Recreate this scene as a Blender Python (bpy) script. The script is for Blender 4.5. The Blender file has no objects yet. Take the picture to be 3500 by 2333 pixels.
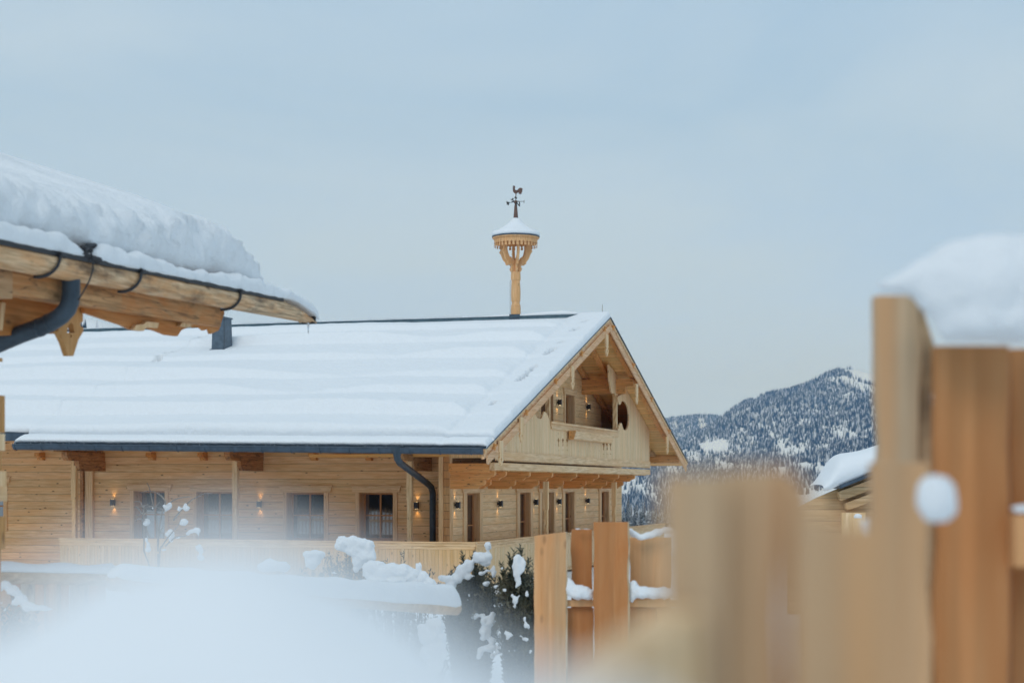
import bpy, math, random
from mathutils import Vector, Matrix, noise
from mathutils.geometry import tessellate_polygon
random.seed(7)
SC = bpy.context.scene
COL = SC.collection
# ---------------------------------------------------------------- camera numbers (photo pixels, 3500 wide)
F, CX, CY, H = 5833.0, 1750.0, 1663.0, 2.6      # focal length, principal column, horizon row, eye height
TH = math.atan(1750 / F); CS, SN = math.cos(TH), math.sin(TH)
def P(px, py, Y):                               # a photo pixel at depth Y -> world point
    return Vector(((px - CX) / F * Y, Y, H + (CY - py) / F * Y))
class Frame:
    """a building's own axes: x along its front (right +), y along its gable (away +)"""
    def __init__(s, X, Y): s.X, s.Y = X, Y
    def G(s, px, py, lx):                       # pixel -> (y, z) on the plane x = lx
        r = (px - CX) / F
        ly = (r * (s.Y - lx * SN) - s.X - lx * CS) / (SN - r * CS)
        Y = s.Y - lx * SN + ly * CS
        return ly, H + (CY - py) / F * Y
    def W(s, px, py, ly):                       # pixel -> (x, z) on the plane y = ly
        r = (px - CX) / F
        lx = (r * (s.Y + ly * CS) - s.X - ly * SN) / (CS + r * SN)
        Y = s.Y - lx * SN + ly * CS
        return lx, H + (CY - py) / F * Y
HF = Frame((1662 - CX) / F * 42, 42.0)
CF = Frame(-3.3, 11.0)

# ---------------------------------------------------------------- mesh helper
class MB:
    def __init__(s): s.v = []; s.f = []
    def quadbox(s, c):                          # 8 corners: bottom 4 (ccw), top 4
        b = len(s.v); s.v += [tuple(p) for p in c]
        s.f += [(b+3, b+2, b+1, b), (b+4, b+5, b+6, b+7), (b, b+1, b+5, b+4), (b+1, b+2, b+6, b+5), (b+2, b+3, b+7, b+6), (b+3, b, b+4, b+7)]
        return s
    def box(s, x0, x1, y0, y1, z0, z1):
        return s.quadbox([(x0,y0,z0),(x1,y0,z0),(x1,y1,z0),(x0,y1,z0),(x0,y0,z1),(x1,y0,z1),(x1,y1,z1),(x0,y1,z1)])
    def prism(s, loops, axis, w0, w1):          # loops of (u, v); axis 'x': (y,z), 'y': (x,z), 'z': (x,y)
        m = {'x': lambda u, v, w: (w, u, v), 'y': lambda u, v, w: (u, w, v), 'z': lambda u, v, w: (u, v, w)}[axis]
        if loops and not isinstance(loops[0][0], (tuple, list)): loops = [loops]
        tris = tessellate_polygon([[Vector((u, v, 0)) for u, v in L] for L in loops])
        flat = [p for L in loops for p in L]; n = len(flat); b = len(s.v)
        s.v += [m(u, v, w0) for u, v in flat] + [m(u, v, w1) for u, v in flat]
        for t in tris:
            s.f.append(tuple(b + i for i in t)); s.f.append(tuple(b + n + i for i in reversed(t)))
        o = b
        for L in loops:
            k = len(L)
            for i in range(k):
                j = (i + 1) % k; s.f.append((o + i, o + j, o + n + j, o + n + i))
            o += k
        return s
    def tube(s, pts, r, n=8, cap=True, sq=1.0):
        pts = [Vector(p) for p in pts]; b = len(s.v); up0 = None
        for i, p in enumerate(pts):
            d = (pts[min(i+1, len(pts)-1)] - pts[max(i-1, 0)]).normalized()
            a = d.orthogonal().normalized() if up0 is None else (up0 - d * up0.dot(d)).normalized()
            up0 = a; c = d.cross(a)
            R = r(i / (len(pts) - 1)) if callable(r) else r
            for k in range(n):
                t = 2 * math.pi * k / n
                s.v.append(tuple(p + a * math.cos(t) * R + c * math.sin(t) * R * sq))
        for i in range(len(pts) - 1):
            for k in range(n):
                k2 = (k + 1) % n
                s.f.append((b+i*n+k, b+i*n+k2, b+(i+1)*n+k2, b+(i+1)*n+k))
        if cap:
            s.f.append(tuple(b + k for k in reversed(range(n)))); e = b + (len(pts) - 1) * n; s.f.append(tuple(e + k for k in range(n)))
        return s
    def lathe(s, prof, c=(0, 0), n=24, a0=0):   # prof: (r, z)
        b = len(s.v)
        for r, z in prof:
            for k in range(n):
                t = 2 * math.pi * k / n + a0; s.v.append((c[0] + r * math.cos(t), c[1] + r * math.sin(t), z))
        for i in range(len(prof) - 1):
            for k in range(n):
                k2 = (k + 1) % n; s.f.append((b+i*n+k, b+i*n+k2, b+(i+1)*n+k2, b+(i+1)*n+k))
        s.f.append(tuple(b + k for k in reversed(range(n)))); e = b + (len(prof) - 1) * n; s.f.append(tuple(e + k for k in range(n)))
        return s
    def build(s, name, mat, parent=None, smooth=False, shift=None, fix=True, bevel=0):
        me = bpy.data.meshes.new(name)
        me.from_pydata([(x - shift[0], y - shift[1], z - shift[2]) for x, y, z in s.v] if shift else s.v, [], s.f)
        if fix:
            import bmesh
            bm = bmesh.new(); bm.from_mesh(me); bmesh.ops.recalc_face_normals(bm, faces=bm.faces); bm.to_mesh(me); bm.free()
        me.materials.append(mat)
        if smooth:
            for p in me.polygons: p.use_smooth = True
        o = bpy.data.objects.new(name, me); COL.objects.link(o)
        if shift and not parent: o.location = shift
        if parent: o.parent = parent
        if bevel:
            m = o.modifiers.new('bevel', 'BEVEL'); m.width = bevel; m.segments = 2; m.limit_method = 'ANGLE'
        return o
def tag(o, label=None, cat=None, group=None, kind=None):
    if label: o['label'] = label
    if cat: o['category'] = cat
    if group: o['group'] = group
    if kind: o['kind'] = kind
    return o
def empty(name, loc, rz=0):
    o = bpy.data.objects.new(name, None); COL.objects.link(o); o.location = loc; o.rotation_euler = (0, 0, rz); o.empty_display_size = .2
    return o
def dup(o, parent, off=(0, 0, 0)):
    c = o.copy(); COL.objects.link(c); c.parent = parent; c.location = Vector(o.location) + Vector(off)
    for ch in list(o.children): dup(ch, c)
    return c

# ---------------------------------------------------------------- materials
class NT:
    def __init__(s, name):
        s.m = bpy.data.materials.new(name); s.m.use_nodes = True; s.t = s.m.node_tree
        s.b = s.t.nodes['Principled BSDF']
    def n(s, kind, ins=None, **kw):
        nd = s.t.nodes.new(kind)
        for k, v in kw.items(): setattr(nd, k, v)
        for k, v in (ins or {}).items():
            if hasattr(v, 'links'): s.t.links.new(v, nd.inputs[k])
            else: nd.inputs[k].default_value = v
        return nd
    def math(s, op, a, b=0.0, c=0.0, clamp=False):
        nd = s.n('ShaderNodeMath', {0: a, 1: b, 2: c}, operation=op); nd.use_clamp = clamp; return nd.outputs[0]
    def mix(s, f, a, b, mode='MIX'):
        nd = s.t.nodes.new('ShaderNodeMix'); nd.data_type = 'RGBA'; nd.blend_type = mode
        for k, v in ((0, f), (6, a), (7, b)):
            if hasattr(v, 'links'): s.t.links.new(v, nd.inputs[k])
            else: nd.inputs[k].default_value = (tuple(v) + (1,))[:4] if k else v
        return nd.outputs[2]
    def ramp(s, f, stops):
        nd = s.t.nodes.new('ShaderNodeValToRGB'); e = nd.color_ramp.elements
        while len(e) < len(stops): e.new(.5)
        for el, (p, c) in zip(e, stops): el.position = p; el.color = (c, c, c, 1) if isinstance(c, (int, float)) else tuple(c) + (1,)
        s.t.links.new(f, nd.inputs[0]); return nd.outputs[0]
def wood(name, col, grain='x', plank=None, w=.22, knots=1.0, var=.25, streak=.35, orange=.25, rough=.62, stain=0.0, seam=.45, fine=1.0, bands=0.0, checks=0.0, patch=0.0):
    """sawn spruce: long grain along one axis, board joints across another, knots"""
    s = NT(name); tc = s.n('ShaderNodeTexCoord').outputs['Object']
    sep = s.n('ShaderNodeSeparateXYZ', {0: tc}).outputs
    ax = {'x': 0, 'y': 1, 'z': 2}
    vec = tc; pid = None
    if plank:
        q = s.math('DIVIDE', sep[ax[plank]], w)
        pid = s.math('FLOOR', q); fr = s.math('FRACT', q)
        rnd = s.n('ShaderNodeTexWhiteNoise', {'W': pid}, noise_dimensions='1D').outputs
        off = s.n('ShaderNodeVectorMath', {0: rnd['Color'], 1: (37, 41, 29)}, operation='MULTIPLY').outputs[0]
        vec = s.n('ShaderNodeVectorMath', {0: tc, 1: off}, operation='ADD').outputs[0]
    sc = [1.0, 1.0, 1.0]; sc[ax[grain]] = .07
    mp = s.n('ShaderNodeMapping', {'Vector': vec, 'Scale': sc}).outputs[0]
    n1 = s.n('ShaderNodeTexNoise', {'Vector': mp, 'Scale': 22 * fine, 'Detail': 4, 'Roughness': .6, 'Distortion': .6}).outputs[0]
    n2 = s.n('ShaderNodeTexNoise', {'Vector': mp, 'Scale': 4.5 * fine, 'Detail': 3}).outputs[0]
    n3 = s.n('ShaderNodeTexNoise', {'Vector': vec, 'Scale': .8, 'Detail': 4}).outputs[0]
    if patch:
        sp = [1.0, 1.0, 1.0]; sp[ax[grain]] = .28
        mq = s.n('ShaderNodeMapping', {'Vector': vec, 'Scale': sp}).outputs[0]
        n3 = s.n('ShaderNodeTexNoise', {'Vector': mq, 'Scale': patch, 'Detail': 5, 'Roughness': .65, 'Distortion': 1.2}).outputs[0]
    c = Vector(col)
    dark = tuple(c[i] * (1 - streak) * (1, .86, .68)[i] for i in range(3)); lite = tuple(min(.92, c[i] * (1 + streak * .45)) for i in range(3))
    base = s.mix(s.ramp(n1, [(.3, 0), (.7, 1)]), dark, lite)
    base = s.mix(s.ramp(n2, [(.35, .0), (.75, .7)]), base, tuple(c[i] * (1.02, .84, .62)[i] for i in range(3)))
    base = s.mix(s.math('MULTIPLY', s.ramp(n3, [(.4, 0), (.7, 1)]), orange), base, (c[0] * .95, c[1] * .62, c[2] * .36))
    if pid is not None:
        v = s.math('MULTIPLY_ADD', rnd['Value'], var, 1 - var * .6)
        base = s.mix(1.0, base, s.n('ShaderNodeCombineXYZ', {0: v, 1: v, 2: s.math('POWER', v, 1.5)}).outputs[0], 'MULTIPLY')
    if bands:
        sb = [.9, .9, .9]; sb[ax[grain]] = .03
        mb = s.n('ShaderNodeMapping', {'Vector': tc, 'Scale': sb}).outputs[0]
        nb = s.n('ShaderNodeTexNoise', {'Vector': mb, 'Scale': 14, 'Detail': 2}).outputs[0]
        base = s.mix(s.math('MULTIPLY', s.ramp(nb, [(.42, 0), (.58, 1)]), bands), base, (c[0] * .55, c[1] * .6, c[2] * .62))
        nb2 = s.n('ShaderNodeTexNoise', {'Vector': mb, 'Scale': 9, 'Detail': 1}).outputs[0]
        base = s.mix(s.math('MULTIPLY', s.ramp(nb2, [(.5, 0), (.62, 1)]), bands), base, (c[0] * .95, c[1] * .66, c[2] * .42))
    if stain:
        n4 = s.n('ShaderNodeTexNoise', {'Vector': s.n('ShaderNodeMapping', {'Vector': vec, 'Scale': [x * .6 + .3 for x in sc]}).outputs[0], 'Scale': 6, 'Detail': 6, 'Roughness': .65}).outputs[0]
        base = s.mix(s.math('MULTIPLY', s.ramp(n4, [(.52, 0), (.68, 1)]), stain), base, (.07, .045, .03))
    if knots:
        sk = [7.0, 7.0, 7.0]; sk[ax[grain]] = 3.0
        vo = s.n('ShaderNodeTexVoronoi', {'Vector': s.n('ShaderNodeMapping', {'Vector': vec, 'Scale': sk}).outputs[0], 'Scale': 1.05, 'Randomness': 1}).outputs
        sel = s.math('GREATER_THAN', s.n('ShaderNodeSeparateColor', {0: vo['Color']}).outputs[0], .45)
        k = s.math('MULTIPLY', s.ramp(vo['Distance'], [(.07, 1), (.17, 0)]), s.math('MULTIPLY', sel, .85 * knots))
        base = s.mix(k, base, (.10, .05, .025))
    hgt = n1
    if pid is not None:
        e = s.math('MINIMUM', fr, s.math('SUBTRACT', 1.0, fr))
        line = s.ramp(e, [(0, 1), (min(.45, .011 / w), 0)])
        base = s.mix(s.math('MULTIPLY', line, seam), base, (.10, .06, .035))
        hgt = s.math('MULTIPLY_ADD', line, -2.5, n1)
    if checks:
        scx = [9.0, 9.0, 9.0]; scx[ax[grain]] = .6
        nc = s.n('ShaderNodeTexNoise', {'Vector': s.n('ShaderNodeMapping', {'Vector': vec, 'Scale': scx}).outputs[0], 'Scale': 1.6, 'Detail': 1}).outputs[0]
        ck = s.ramp(s.math('ABSOLUTE', s.math('SUBTRACT', nc, .5)), [(0, 1), (.014, 0)])
        base = s.mix(s.math('MULTIPLY', ck, checks), base, (.05, .03, .02))
    s.t.links.new(base, s.b.inputs['Base Color']); s.b.inputs['Roughness'].default_value = rough
    s.b.inputs['Specular IOR Level'].default_value = .25
    bp = s.n('ShaderNodeBump', {'Strength': .35, 'Distance': .012, 'Height': hgt}).outputs[0]
    s.t.links.new(bp, s.b.inputs['Normal'])
    return s.m
def snow_mat(name, scale=6.0, strength=.5, dist=.03, col=(.82, .85, .87)):
    s = NT(name); tc = s.n('ShaderNodeTexCoord').outputs['Object']
    a = s.n('ShaderNodeTexNoise', {'Vector': tc, 'Scale': scale, 'Detail': 6, 'Roughness': .6}).outputs[0]
    b = s.n('ShaderNodeTexNoise', {'Vector': tc, 'Scale': scale * 9, 'Detail': 3}).outputs[0]
    h = s.math('MULTIPLY_ADD', b, .15, a)
    s.t.links.new(s.n('ShaderNodeBump', {'Strength': strength, 'Distance': dist, 'Height': h}).outputs[0], s.b.inputs['Normal'])
    s.b.inputs['Base Color'].default_value = col + (1,); s.b.inputs['Roughness'].default_value = .75
    s.b.inputs['Specular IOR Level'].default_value = .15
    s.b.inputs['Subsurface Weight'].default_value = 0.0
    return s.m
def metal(name, col, rough=.42, met=.0, spec=.5):
    s = NT(name); tc = s.n('ShaderNodeTexCoord').outputs['Object']
    n = s.n('ShaderNodeTexNoise', {'Vector': tc, 'Scale': 7, 'Detail': 5}).outputs[0]
    s.t.links.new(s.mix(s.ramp(n, [(.35, 0), (.7, 1)]), col, tuple(min(1, c * 1.5 + .01) for c in col)), s.b.inputs['Base Color'])
    s.t.links.new(s.math('MULTIPLY_ADD', n, .25, rough - .1), s.b.inputs['Roughness']); s.b.inputs['Metallic'].default_value = met
    s.b.inputs['Specular IOR Level'].default_value = spec
    return s.m
PALE = (.84, .655, .43); TAN = (.80, .60, .375); ORG = (.76, .42, .17)
M = dict(
    wall=wood('front_log_wall', (.83, .60, .355), 'x', 'z', .217, knots=1.0, var=.15, orange=.2, streak=.3, seam=.62),
    gwall=wood('gable_log_wall', (.84, .635, .39), 'y', 'z', .217, knots=.8, var=.18, orange=.14, streak=.22, seam=.6),
    clad=wood('vertical_cladding', PALE, 'z', 'y', .105, knots=.6, var=.14, orange=.06, streak=.2, seam=.5),
    cladx=wood('vertical_cladding_front', (.74, .55, .33), 'z', 'x', .105, knots=.6, var=.12, orange=.1, streak=.2, seam=.35),
    soffit=wood('soffit_boards', (.88, .56, .25), 'x', 'y', .24, knots=.9, var=.2, orange=.3, seam=.85),
    barge=wood('barge_board', (.75, .50, .31), 'y', None, knots=.5, orange=.35),
    trimx=wood('trim_x', TAN, 'x', None, knots=.4, orange=.15), trimz=wood('trim_z', TAN, 'z', None, knots=.4, orange=.2),
    trimy=wood('trim_y', (.78, .58, .365), 'y', None, knots=.4, orange=.15),
    beam=wood('orange_beam', ORG, 'y', None, knots=.9, orange=.6, streak=.45, checks=.8),
    beamx=wood('orange_beam_x', ORG, 'x', None, knots=.9, orange=.6, streak=.45, checks=.8),
    old=wood('weathered_beam', (.50, .28, .14), 'y', None, knots=1, orange=.6, streak=.55, stain=.85, checks=.9),
    oldpale=wood('weathered_pale_beam', (.50, .33, .19), 'y', None, knots=1, orange=.3, streak=.5, stain=.7, checks=.8),
    reveal=wood('window_reveal', (.68, .49, .30), 'z', None, knots=.9, orange=.4),
    frame=wood('window_frame', (.52, .27, .12), 'z', None, knots=.1, orange=.2, streak=.2),
    post=wood('carved_post', (.84, .64, .40), 'z', None, knots=.6, orange=.25),
    logend=wood('log_corner_ends', (.66, .43, .22), 'z', 'z', .217, knots=.3, orange=.6, seam=.8, var=.15),
    bell=wood('belfry_wood', (.74, .475, .26), 'z', None, knots=.6, orange=.3, fine=1.4),
    nlog=wood('gutter_log_wood', (.70, .51, .33), 'y', None, knots=1, orange=.9, streak=.75, stain=.75, fine=1.6, checks=.3, patch=6),
    nbeam=wood('eave_beam_wood', (.58, .34, .165), 'y', None, knots=1, orange=.9, streak=.6, stain=.75, fine=1.2, checks=.7, patch=7),
    norg=wood('carved_eave_wood', (.54, .26, .09), 'y', None, knots=1, orange=.7, streak=.5, fine=1.1, patch=5),
    npend=wood('pendant_wood', (.56, .33, .14), 'z', None, knots=.6, orange=.5),
    fence=wood('larch_board', (.72, .45, .245), 'z', None, knots=.45, orange=.5, streak=.3, bands=.35, patch=3, fine=.6),
    fence2=wood('larch_board_red', (.54, .27, .115), 'z', None, knots=.5, orange=.6, streak=.35, bands=.3, patch=3, fine=.6),
    edge=wood('live_edge', (.55, .45, .32), 'z', None, knots=0, orange=.1, streak=.4, stain=.9, fine=1.5),
    nearf=wood('near_board', (.63, .46, .30), 'z', None, knots=1, orange=.3, streak=.3, bands=.55, patch=3, fine=.5),
    cabin=wood('neighbour_logs', (.66, .48, .30), 'x', 'z', .2, knots=.7),
    snow=snow_mat('snow'), snowroof=snow_mat('roof_snow', 3.0, .8, .07), snowfine=snow_mat('clump_snow', 16, .8, .025),
    blue=metal('blue_grey_sheet_metal', (.030, .052, .078)), bluecap=metal('ridge_sheet_metal', (.055, .10, .125)),
    chim=metal('chimney_metal', (.055, .085, .115)),
    black=metal('black_metal', (.012, .013, .016), .5), copper=metal('weathered_copper', (.10, .055, .042), .6, .2),
    pipe=metal('downpipe_metal', (.022, .04, .058)),
)
def flat(name, col, rough=.5, spec=.5, emit=None, e=0):
    m = bpy.data.materials.new(name); m.use_nodes = True; b = m.node_tree.nodes['Principled BSDF']
    b.inputs['Base Color'].default_value = col + (1,); b.inputs['Roughness'].default_value = rough; b.inputs['Specular IOR Level'].default_value = spec
    if emit: b.inputs['Emission Color'].default_value = emit + (1,); b.inputs['Emission Strength'].default_value = e
    return m
M['glass'] = flat('window_glass', (.012, .014, .018), .03, .5); M['glass'].node_tree.nodes['Principled BSDF'].inputs['IOR'].default_value = 3.2
M['lens'] = flat('lamp_lens', (1, .8, .5), .5, .5, (1, .72, .35), 2.5)
M['dark'] = flat('shade_dark_timber', (.03, .022, .016), .9, .1)  # near black: loggia shade put into the colour; barn timber shares it
ice = flat('ice', (.85, .9, .95), .15, .5); ice.node_tree.nodes['Principled BSDF'].inputs['Transmission Weight'].default_value = .7
M['ice'] = ice

# ---------------------------------------------------------------- snow shapes
def nz(x, y, z=0.0, s=1.0): return noise.noise(Vector((x * s, y * s, z * s)))
def loft_snow(name, path, wid, hgt, mat, parent=None, n=14, amp=.12, seed=0, shift=None, side=Vector((1, 0, 0)), under=.18, freq=3.0):
    """snow lying along a path: rounded top, ragged edge. wid/hgt are functions of t"""
    mb = MB(); N = len(path)
    for i, p in enumerate(path):
        t = i / (N - 1); p = Vector(p); e = min(1, (min(t, 1 - t) * N / 3.0 + .02)) ** .5
        w, h = wid(t) * (.55 + .45 * e), hgt(t) * (.25 + .75 * e)
        for k in range(n):
            a = 2 * math.pi * k / n; c, s_ = math.cos(a), math.sin(a)
            u = abs(c) ** .8 * (1 if c >= 0 else -1) * w / 2
            z = s_ ** .8 * h if s_ > 0 else -((-s_) ** .8) * h * under
            q = p + side * u + Vector((0, 0, z))
            d = 1 + amp * 2.2 * noise.noise(Vector((q.x * freq + seed, q.y * freq, q.z * freq * 1.3)))
            mb.v.append(tuple(p + side * u * d + Vector((0, 0, z * d))))
    for i in range(N - 1):
        for k in range(n):
            k2 = (k + 1) % n; mb.f.append((i*n+k, i*n+k2, (i+1)*n+k2, (i+1)*n+k))
    mb.f.append(tuple(range(n))); mb.f.append(tuple(range((N-1)*n, N*n)))
    return mb.build(name, mat, parent, smooth=True, shift=shift)
import bmesh
ICO = None
def ico_data(sub=2):
    bm = bmesh.new(); bmesh.ops.create_icosphere(bm, subdivisions=sub, radius=1)
    v = [tuple(x.co) for x in bm.verts]; f = [tuple(x.index for x in fc.verts) for fc in bm.faces]; bm.free(); return v, f
ICO = ico_data(2)
def add_blob(mb, c, r, seed=0, amp=.2, fr=1.6):
    b = len(mb.v); c = Vector(c)
    for v in ICO[0]:
        v = Vector(v); d = 1 + amp * 1.6 * noise.noise(v * fr + Vector((seed * 3.7, seed * 1.3, seed)))
        mb.v.append((c.x + v.x * r[0] * d, c.y + v.y * r[1] * d, c.z + v.z * r[2] * d))
    mb.f += [tuple(b + i for i in f) for f in ICO[1]]
def blobs(name, items, mat, parent, voxel=.03, shift=None, disp=.03, dsize=.12, amp=.2):
    mb = MB()
    for i, (c, r) in enumerate(items): add_blob(mb, c, r, i + len(items), amp)
    o = mb.build(name, mat, parent, smooth=True, shift=shift, fix=False)
    m = o.modifiers.new('merge', 'REMESH'); m.mode = 'VOXEL'; m.voxel_size = voxel; m.use_smooth_shade = True
    m = o.modifiers.new('soften', 'SMOOTH'); m.iterations = 3; m.factor = .5
    if disp:
        tx = bpy.data.textures.new('lumps', 'CLOUDS'); tx.noise_scale = dsize; tx.noise_depth = 2
        m = o.modifiers.new('lumps', 'DISPLACE'); m.texture = tx; m.strength = disp; m.mid_level = .5; m.texture_coords = 'GLOBAL'
    return o

# ================================================================= MAIN CHALET
chalet = tag(empty('wooden_chalet', (HF.X, HF.Y, 0), -TH), 'long pale timber chalet with snow covered roof, blue gutter and carved gable balcony', 'chalet')
RH, PIT, HALF = 5.405 + H, .339, 13.1
def ze(lx): return H + .958 + (-lx) / 13.28 * .2
def zr(lx, ly):
    if ly <= HALF: return ze(lx) + (RH - ze(lx)) * ly / HALF
    return RH - PIT * (ly - HALF)
XL = -25.0
# roof deck: front slope, left part whose eave is set back, far slope
def slab(mb, x0, x1, y0, y1, t, top=0.0):
    mb.quadbox([(x0,y0,zr(x0,y0)-t),(x1,y0,zr(x1,y0)-t),(x1,y1,zr(x1,y1)-t),(x0,y1,zr(x0,y1)-t),
                (x0,y0,zr(x0,y0)+top),(x1,y0,zr(x1,y0)+top),(x1,y1,zr(x1,y1)+top),(x0,y1,zr(x0,y1)+top)])
mb = MB(); slab(mb, -13.28, -.11, 0, HALF, .14, -.012); slab(mb, XL, -13.284, .9, HALF, .14, -.012); slab(mb, XL, -.11, HALF + .002, 26.2, .14, -.012)
roof = mb.build('roof', M['soffit'], chalet)
mb = MB()
for x0_, x1_, y0_, y1_ in ((-13.28, -.3, 0, HALF - .01), (XL, -13.284, .9, HALF - .01), (XL, -.3, HALF + .01, 26.2)):
    mb.quadbox([(x0_,y0_,zr(x0_,y0_)-.008),(x1_,y0_,zr(x1_,y0_)-.008),(x1_,y1_,zr(x1_,y1_)-.008),(x0_,y1_,zr(x0_,y1_)-.008),(x0_,y0_,zr(x0_,y0_)+.012),(x1_,y0_,zr(x1_,y0_)+.012),(x1_,y1_,zr(x1_,y1_)+.012),(x0_,y1_,zr(x0_,y1_)+.012)])
mb.build('roof_sheet', M['blue'], roof)
MB().box(XL, -13.30, .86, .895, zr(-14, .9) - .2, zr(-14, .9) + .03).build('eave_flashing', M['blue'], roof)
# metal verge strip on top of the barge boards
mb = MB()
for y0, y1 in ((-.05, HALF), (HALF, 26.25)):
    mb.quadbox([(-.3,y0,zr(0,y0)-.008),(.035,y0,zr(0,y0)-.008),(.035,y1,zr(0,y1)-.008),(-.3,y1,zr(0,y1)-.008),
                (-.3,y0,zr(0,y0)+.022),(.035,y0,zr(0,y0)+.022),(.035,y1,zr(0,y1)+.022),(-.3,y1,zr(0,y1)+.022)])
mb.build('verge_flashing', M['blue'], roof)
# --- snow on the front slope
STEPS = [(0.0, .0), (.42, .24), (2.0, .50), (3.9, .27), (5.6, .32), (7.7, .27), (9.6, .27), (11.2, .18), (12.9, .0), (14.5, .0)]
def roofpt(px, py):                               # the photo pixel on the snow surface
    lo_, hi = 0.0, HALF
    for _ in range(40):
        ly = (lo_ + hi) / 2; lx, z = HF.W(px, py, ly)
        if z > zr(lx, ly) + .2: lo_ = ly
        else: hi = ly
    return lx, ly, z
CRACKS = []
for a_, b_, w_ in (((2008, 1096), (1990, 1103), .05), ((1978, 1119), (1955, 1131), .09), ((1924, 1168), (1910, 1174), .05), ((1896, 1190), (1868, 1212), .10), ((1832, 1250), (1800, 1278), .07), ((1797, 1280), (1772, 1300), .10), ((1692, 1372), (1680, 1388), .05), ((560, 1227), (535, 1240), .09), ((702, 1154), (676, 1168), .10), ((612, 1206), (562, 1222), .05), ((810, 1203), (770, 1209), .08)):
    p_, q_ = roofpt(*a_), roofpt(*b_); CRACKS.append((p_[0], p_[1], q_[0], q_[1], w_))
def crack(x, y):
    v = 0
    for a, b, c, d, w_ in CRACKS:
        if x < min(a, c) - .4 or x > max(a, c) + .4: continue
        ux, uy = c - a, d - b; t = max(0, min(1, ((x - a) * ux + (y - b) * uy) / (ux * ux + uy * uy)))
        r = math.hypot(x - a - ux * t, y - b - uy * t) / (w_ * .62 * (.5 + .9 * abs(math.sin(t * 7))))
        if r < 3: v = max(v, math.exp(-r ** 3))
    return v
def snow_t(lx, ly):
    e = noise.noise(Vector((lx * .35, ly * .2, 3)))
    q = ly + .22 * noise.noise(Vector((lx * .22, ly * .15, 9))) + .05 * noise.noise(Vector((lx * 2.0, 0, 5)))
    i = 0
    while i < len(STEPS) - 2 and STEPS[i+1][0] <= q: i += 1
    p0, a = STEPS[i]; p1 = STEPS[i+1][0]; u = max(0, min(1, (q - p0) / (p1 - p0)))
    a *= .75 + .7 * noise.noise(Vector((lx * .12, i * 7.1, 1)))
    if i in (3, 4, 5, 6): a *= 1 - .85 * max(0, min(1, (lx + 12.0 - i * .9) * .4)) * max(0, min(1, (-lx - 6 + i * .5) * .5))
    a *= max(.12, min(1, (-lx - 1.0) / .6))                     # the steps die out at the verge
    face = min(1, u * (p1 - p0) / .24); face = face * face * (3 - 2 * face)
    t = .20 + a * (face - .95 * max(0, (u * (p1 - p0) - .24) / max(.01, p1 - p0 - .24))) + .03 * e
    t += .012 * noise.noise(Vector((lx * 2.3, ly * 2.3, 0)))
    # crack between the verge snow and the main body
    ck = math.exp(-((lx + 1.15 + .1 * noise.noise(Vector((ly * 1.3, 0, 2)))) / .085) ** 2)
    t -= .05 * ck
    # ridge: the metal shows to the left of x = -9.5
    rd = max(0, min(1, (ly - 11.9) / .9)); lf = max(0, min(1, (-lx - 9.4) / 1.2)); rt_ = max(0, min(1, (-lx - .9) / .5))
    t = t * (1 - rd) + rd * (.20 + (-.15 - .06 * lf) * rt_)
    # metal chimney clearing
    return max(.015, t) - .6 * crack(lx, ly)
def roof_snow(name, x0, x1, ys, dx=.07, seed=0):
    xs = [x0 + (x1 - x0) * i / max(1, round((x1 - x0) / dx)) for i in range(round((x1 - x0) / dx) + 1)]
    mb = MB(); nx = len(xs)
    prof = ys
    for (dy, fz) in prof:
        for x in xs:
            y = dy; T = snow_t(x, max(0, y))
            eR = max(0, min(1, (x1 - x) / .07)); eL = max(0, min(1, (x - x0) / .16))
            ed = (1 - (1 - max(.10, eR)) ** 2) ** .5 * (1 - (1 - eL) ** 2) ** .5
            yy = y + (.05 * noise.noise(Vector((x * 1.6, 2, seed))) + .025 * noise.noise(Vector((x * 7, 5, seed))) if dy < ys0 + .12 else 0)
            z = zr(x, max(ys0, yy)) if yy < ys0 else zr(x, yy)
            mb.v.append((x, yy, z + .02 + (T * fz if T < 0 else max(0, T * fz) * ed)))
    for j in range(len(prof) - 1):
        for i in range(nx - 1): mb.f.append((j*nx+i, j*nx+i+1, (j+1)*nx+i+1, (j+1)*nx+i))
    for i in (0, nx - 1):                           # close the two cut ends down to the roof
        b = len(mb.v)
        for j in range(len(prof)): x, yy, z = mb.v[j*nx+i]; mb.v.append((x - (.012 if i else -.012), yy, min(z, zr(x, yy) - .002)))
        for j in range(len(prof) - 1): q = (j*nx+i, (j+1)*nx+i, b+j+1, b+j); mb.f.append(q if i == 0 else q[::-1])
    return mb.build(name, M['snowroof'], roof, smooth=True, fix=False)
def rows(y0, y1):
    r = [(y0 + .10, .0), (y0 + .0, .02), (y0 - .07, .12), (y0 - .10, .35), (y0 - .08, .6), (y0 - .02, .82), (y0 + .06, .95)]
    y = y0 + .12
    while y < y1: r.append((y, 1.0)); y += .055
    r += [(y1, 1.0), (y1 + .02, .5), (y1 + .03, 0)]
    return r
ys0 = 0.0
# the lowest strip lies over the gutter edge, then a notch, then the thick second layer
r0 = [(.12, .0), (.02, .02), (-.06, .2), (-.09, .42), (-.06, .66), (.0, .80), (.10, .86), (.24, .84), (.36, .7), (.42, .5), (.45, .2), (.46, .03), (.66, .02), (.64, .2), (.60, .4), (.58, .7), (.61, .92), (.68, 1.0)]
y = .73
while y < 13.0: r0.append((y, 1.0)); y += .04
r0 += [(13.0, 1.0), (13.02, .3), (13.03, 0)]
o = roof_snow('snow_layer', -13.25, .03, r0, dx=.042)
ys0 = .9
roof_snow('snow_layer', XL, -13.0, rows(.9, 13.0), dx=.12, seed=4)
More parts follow.
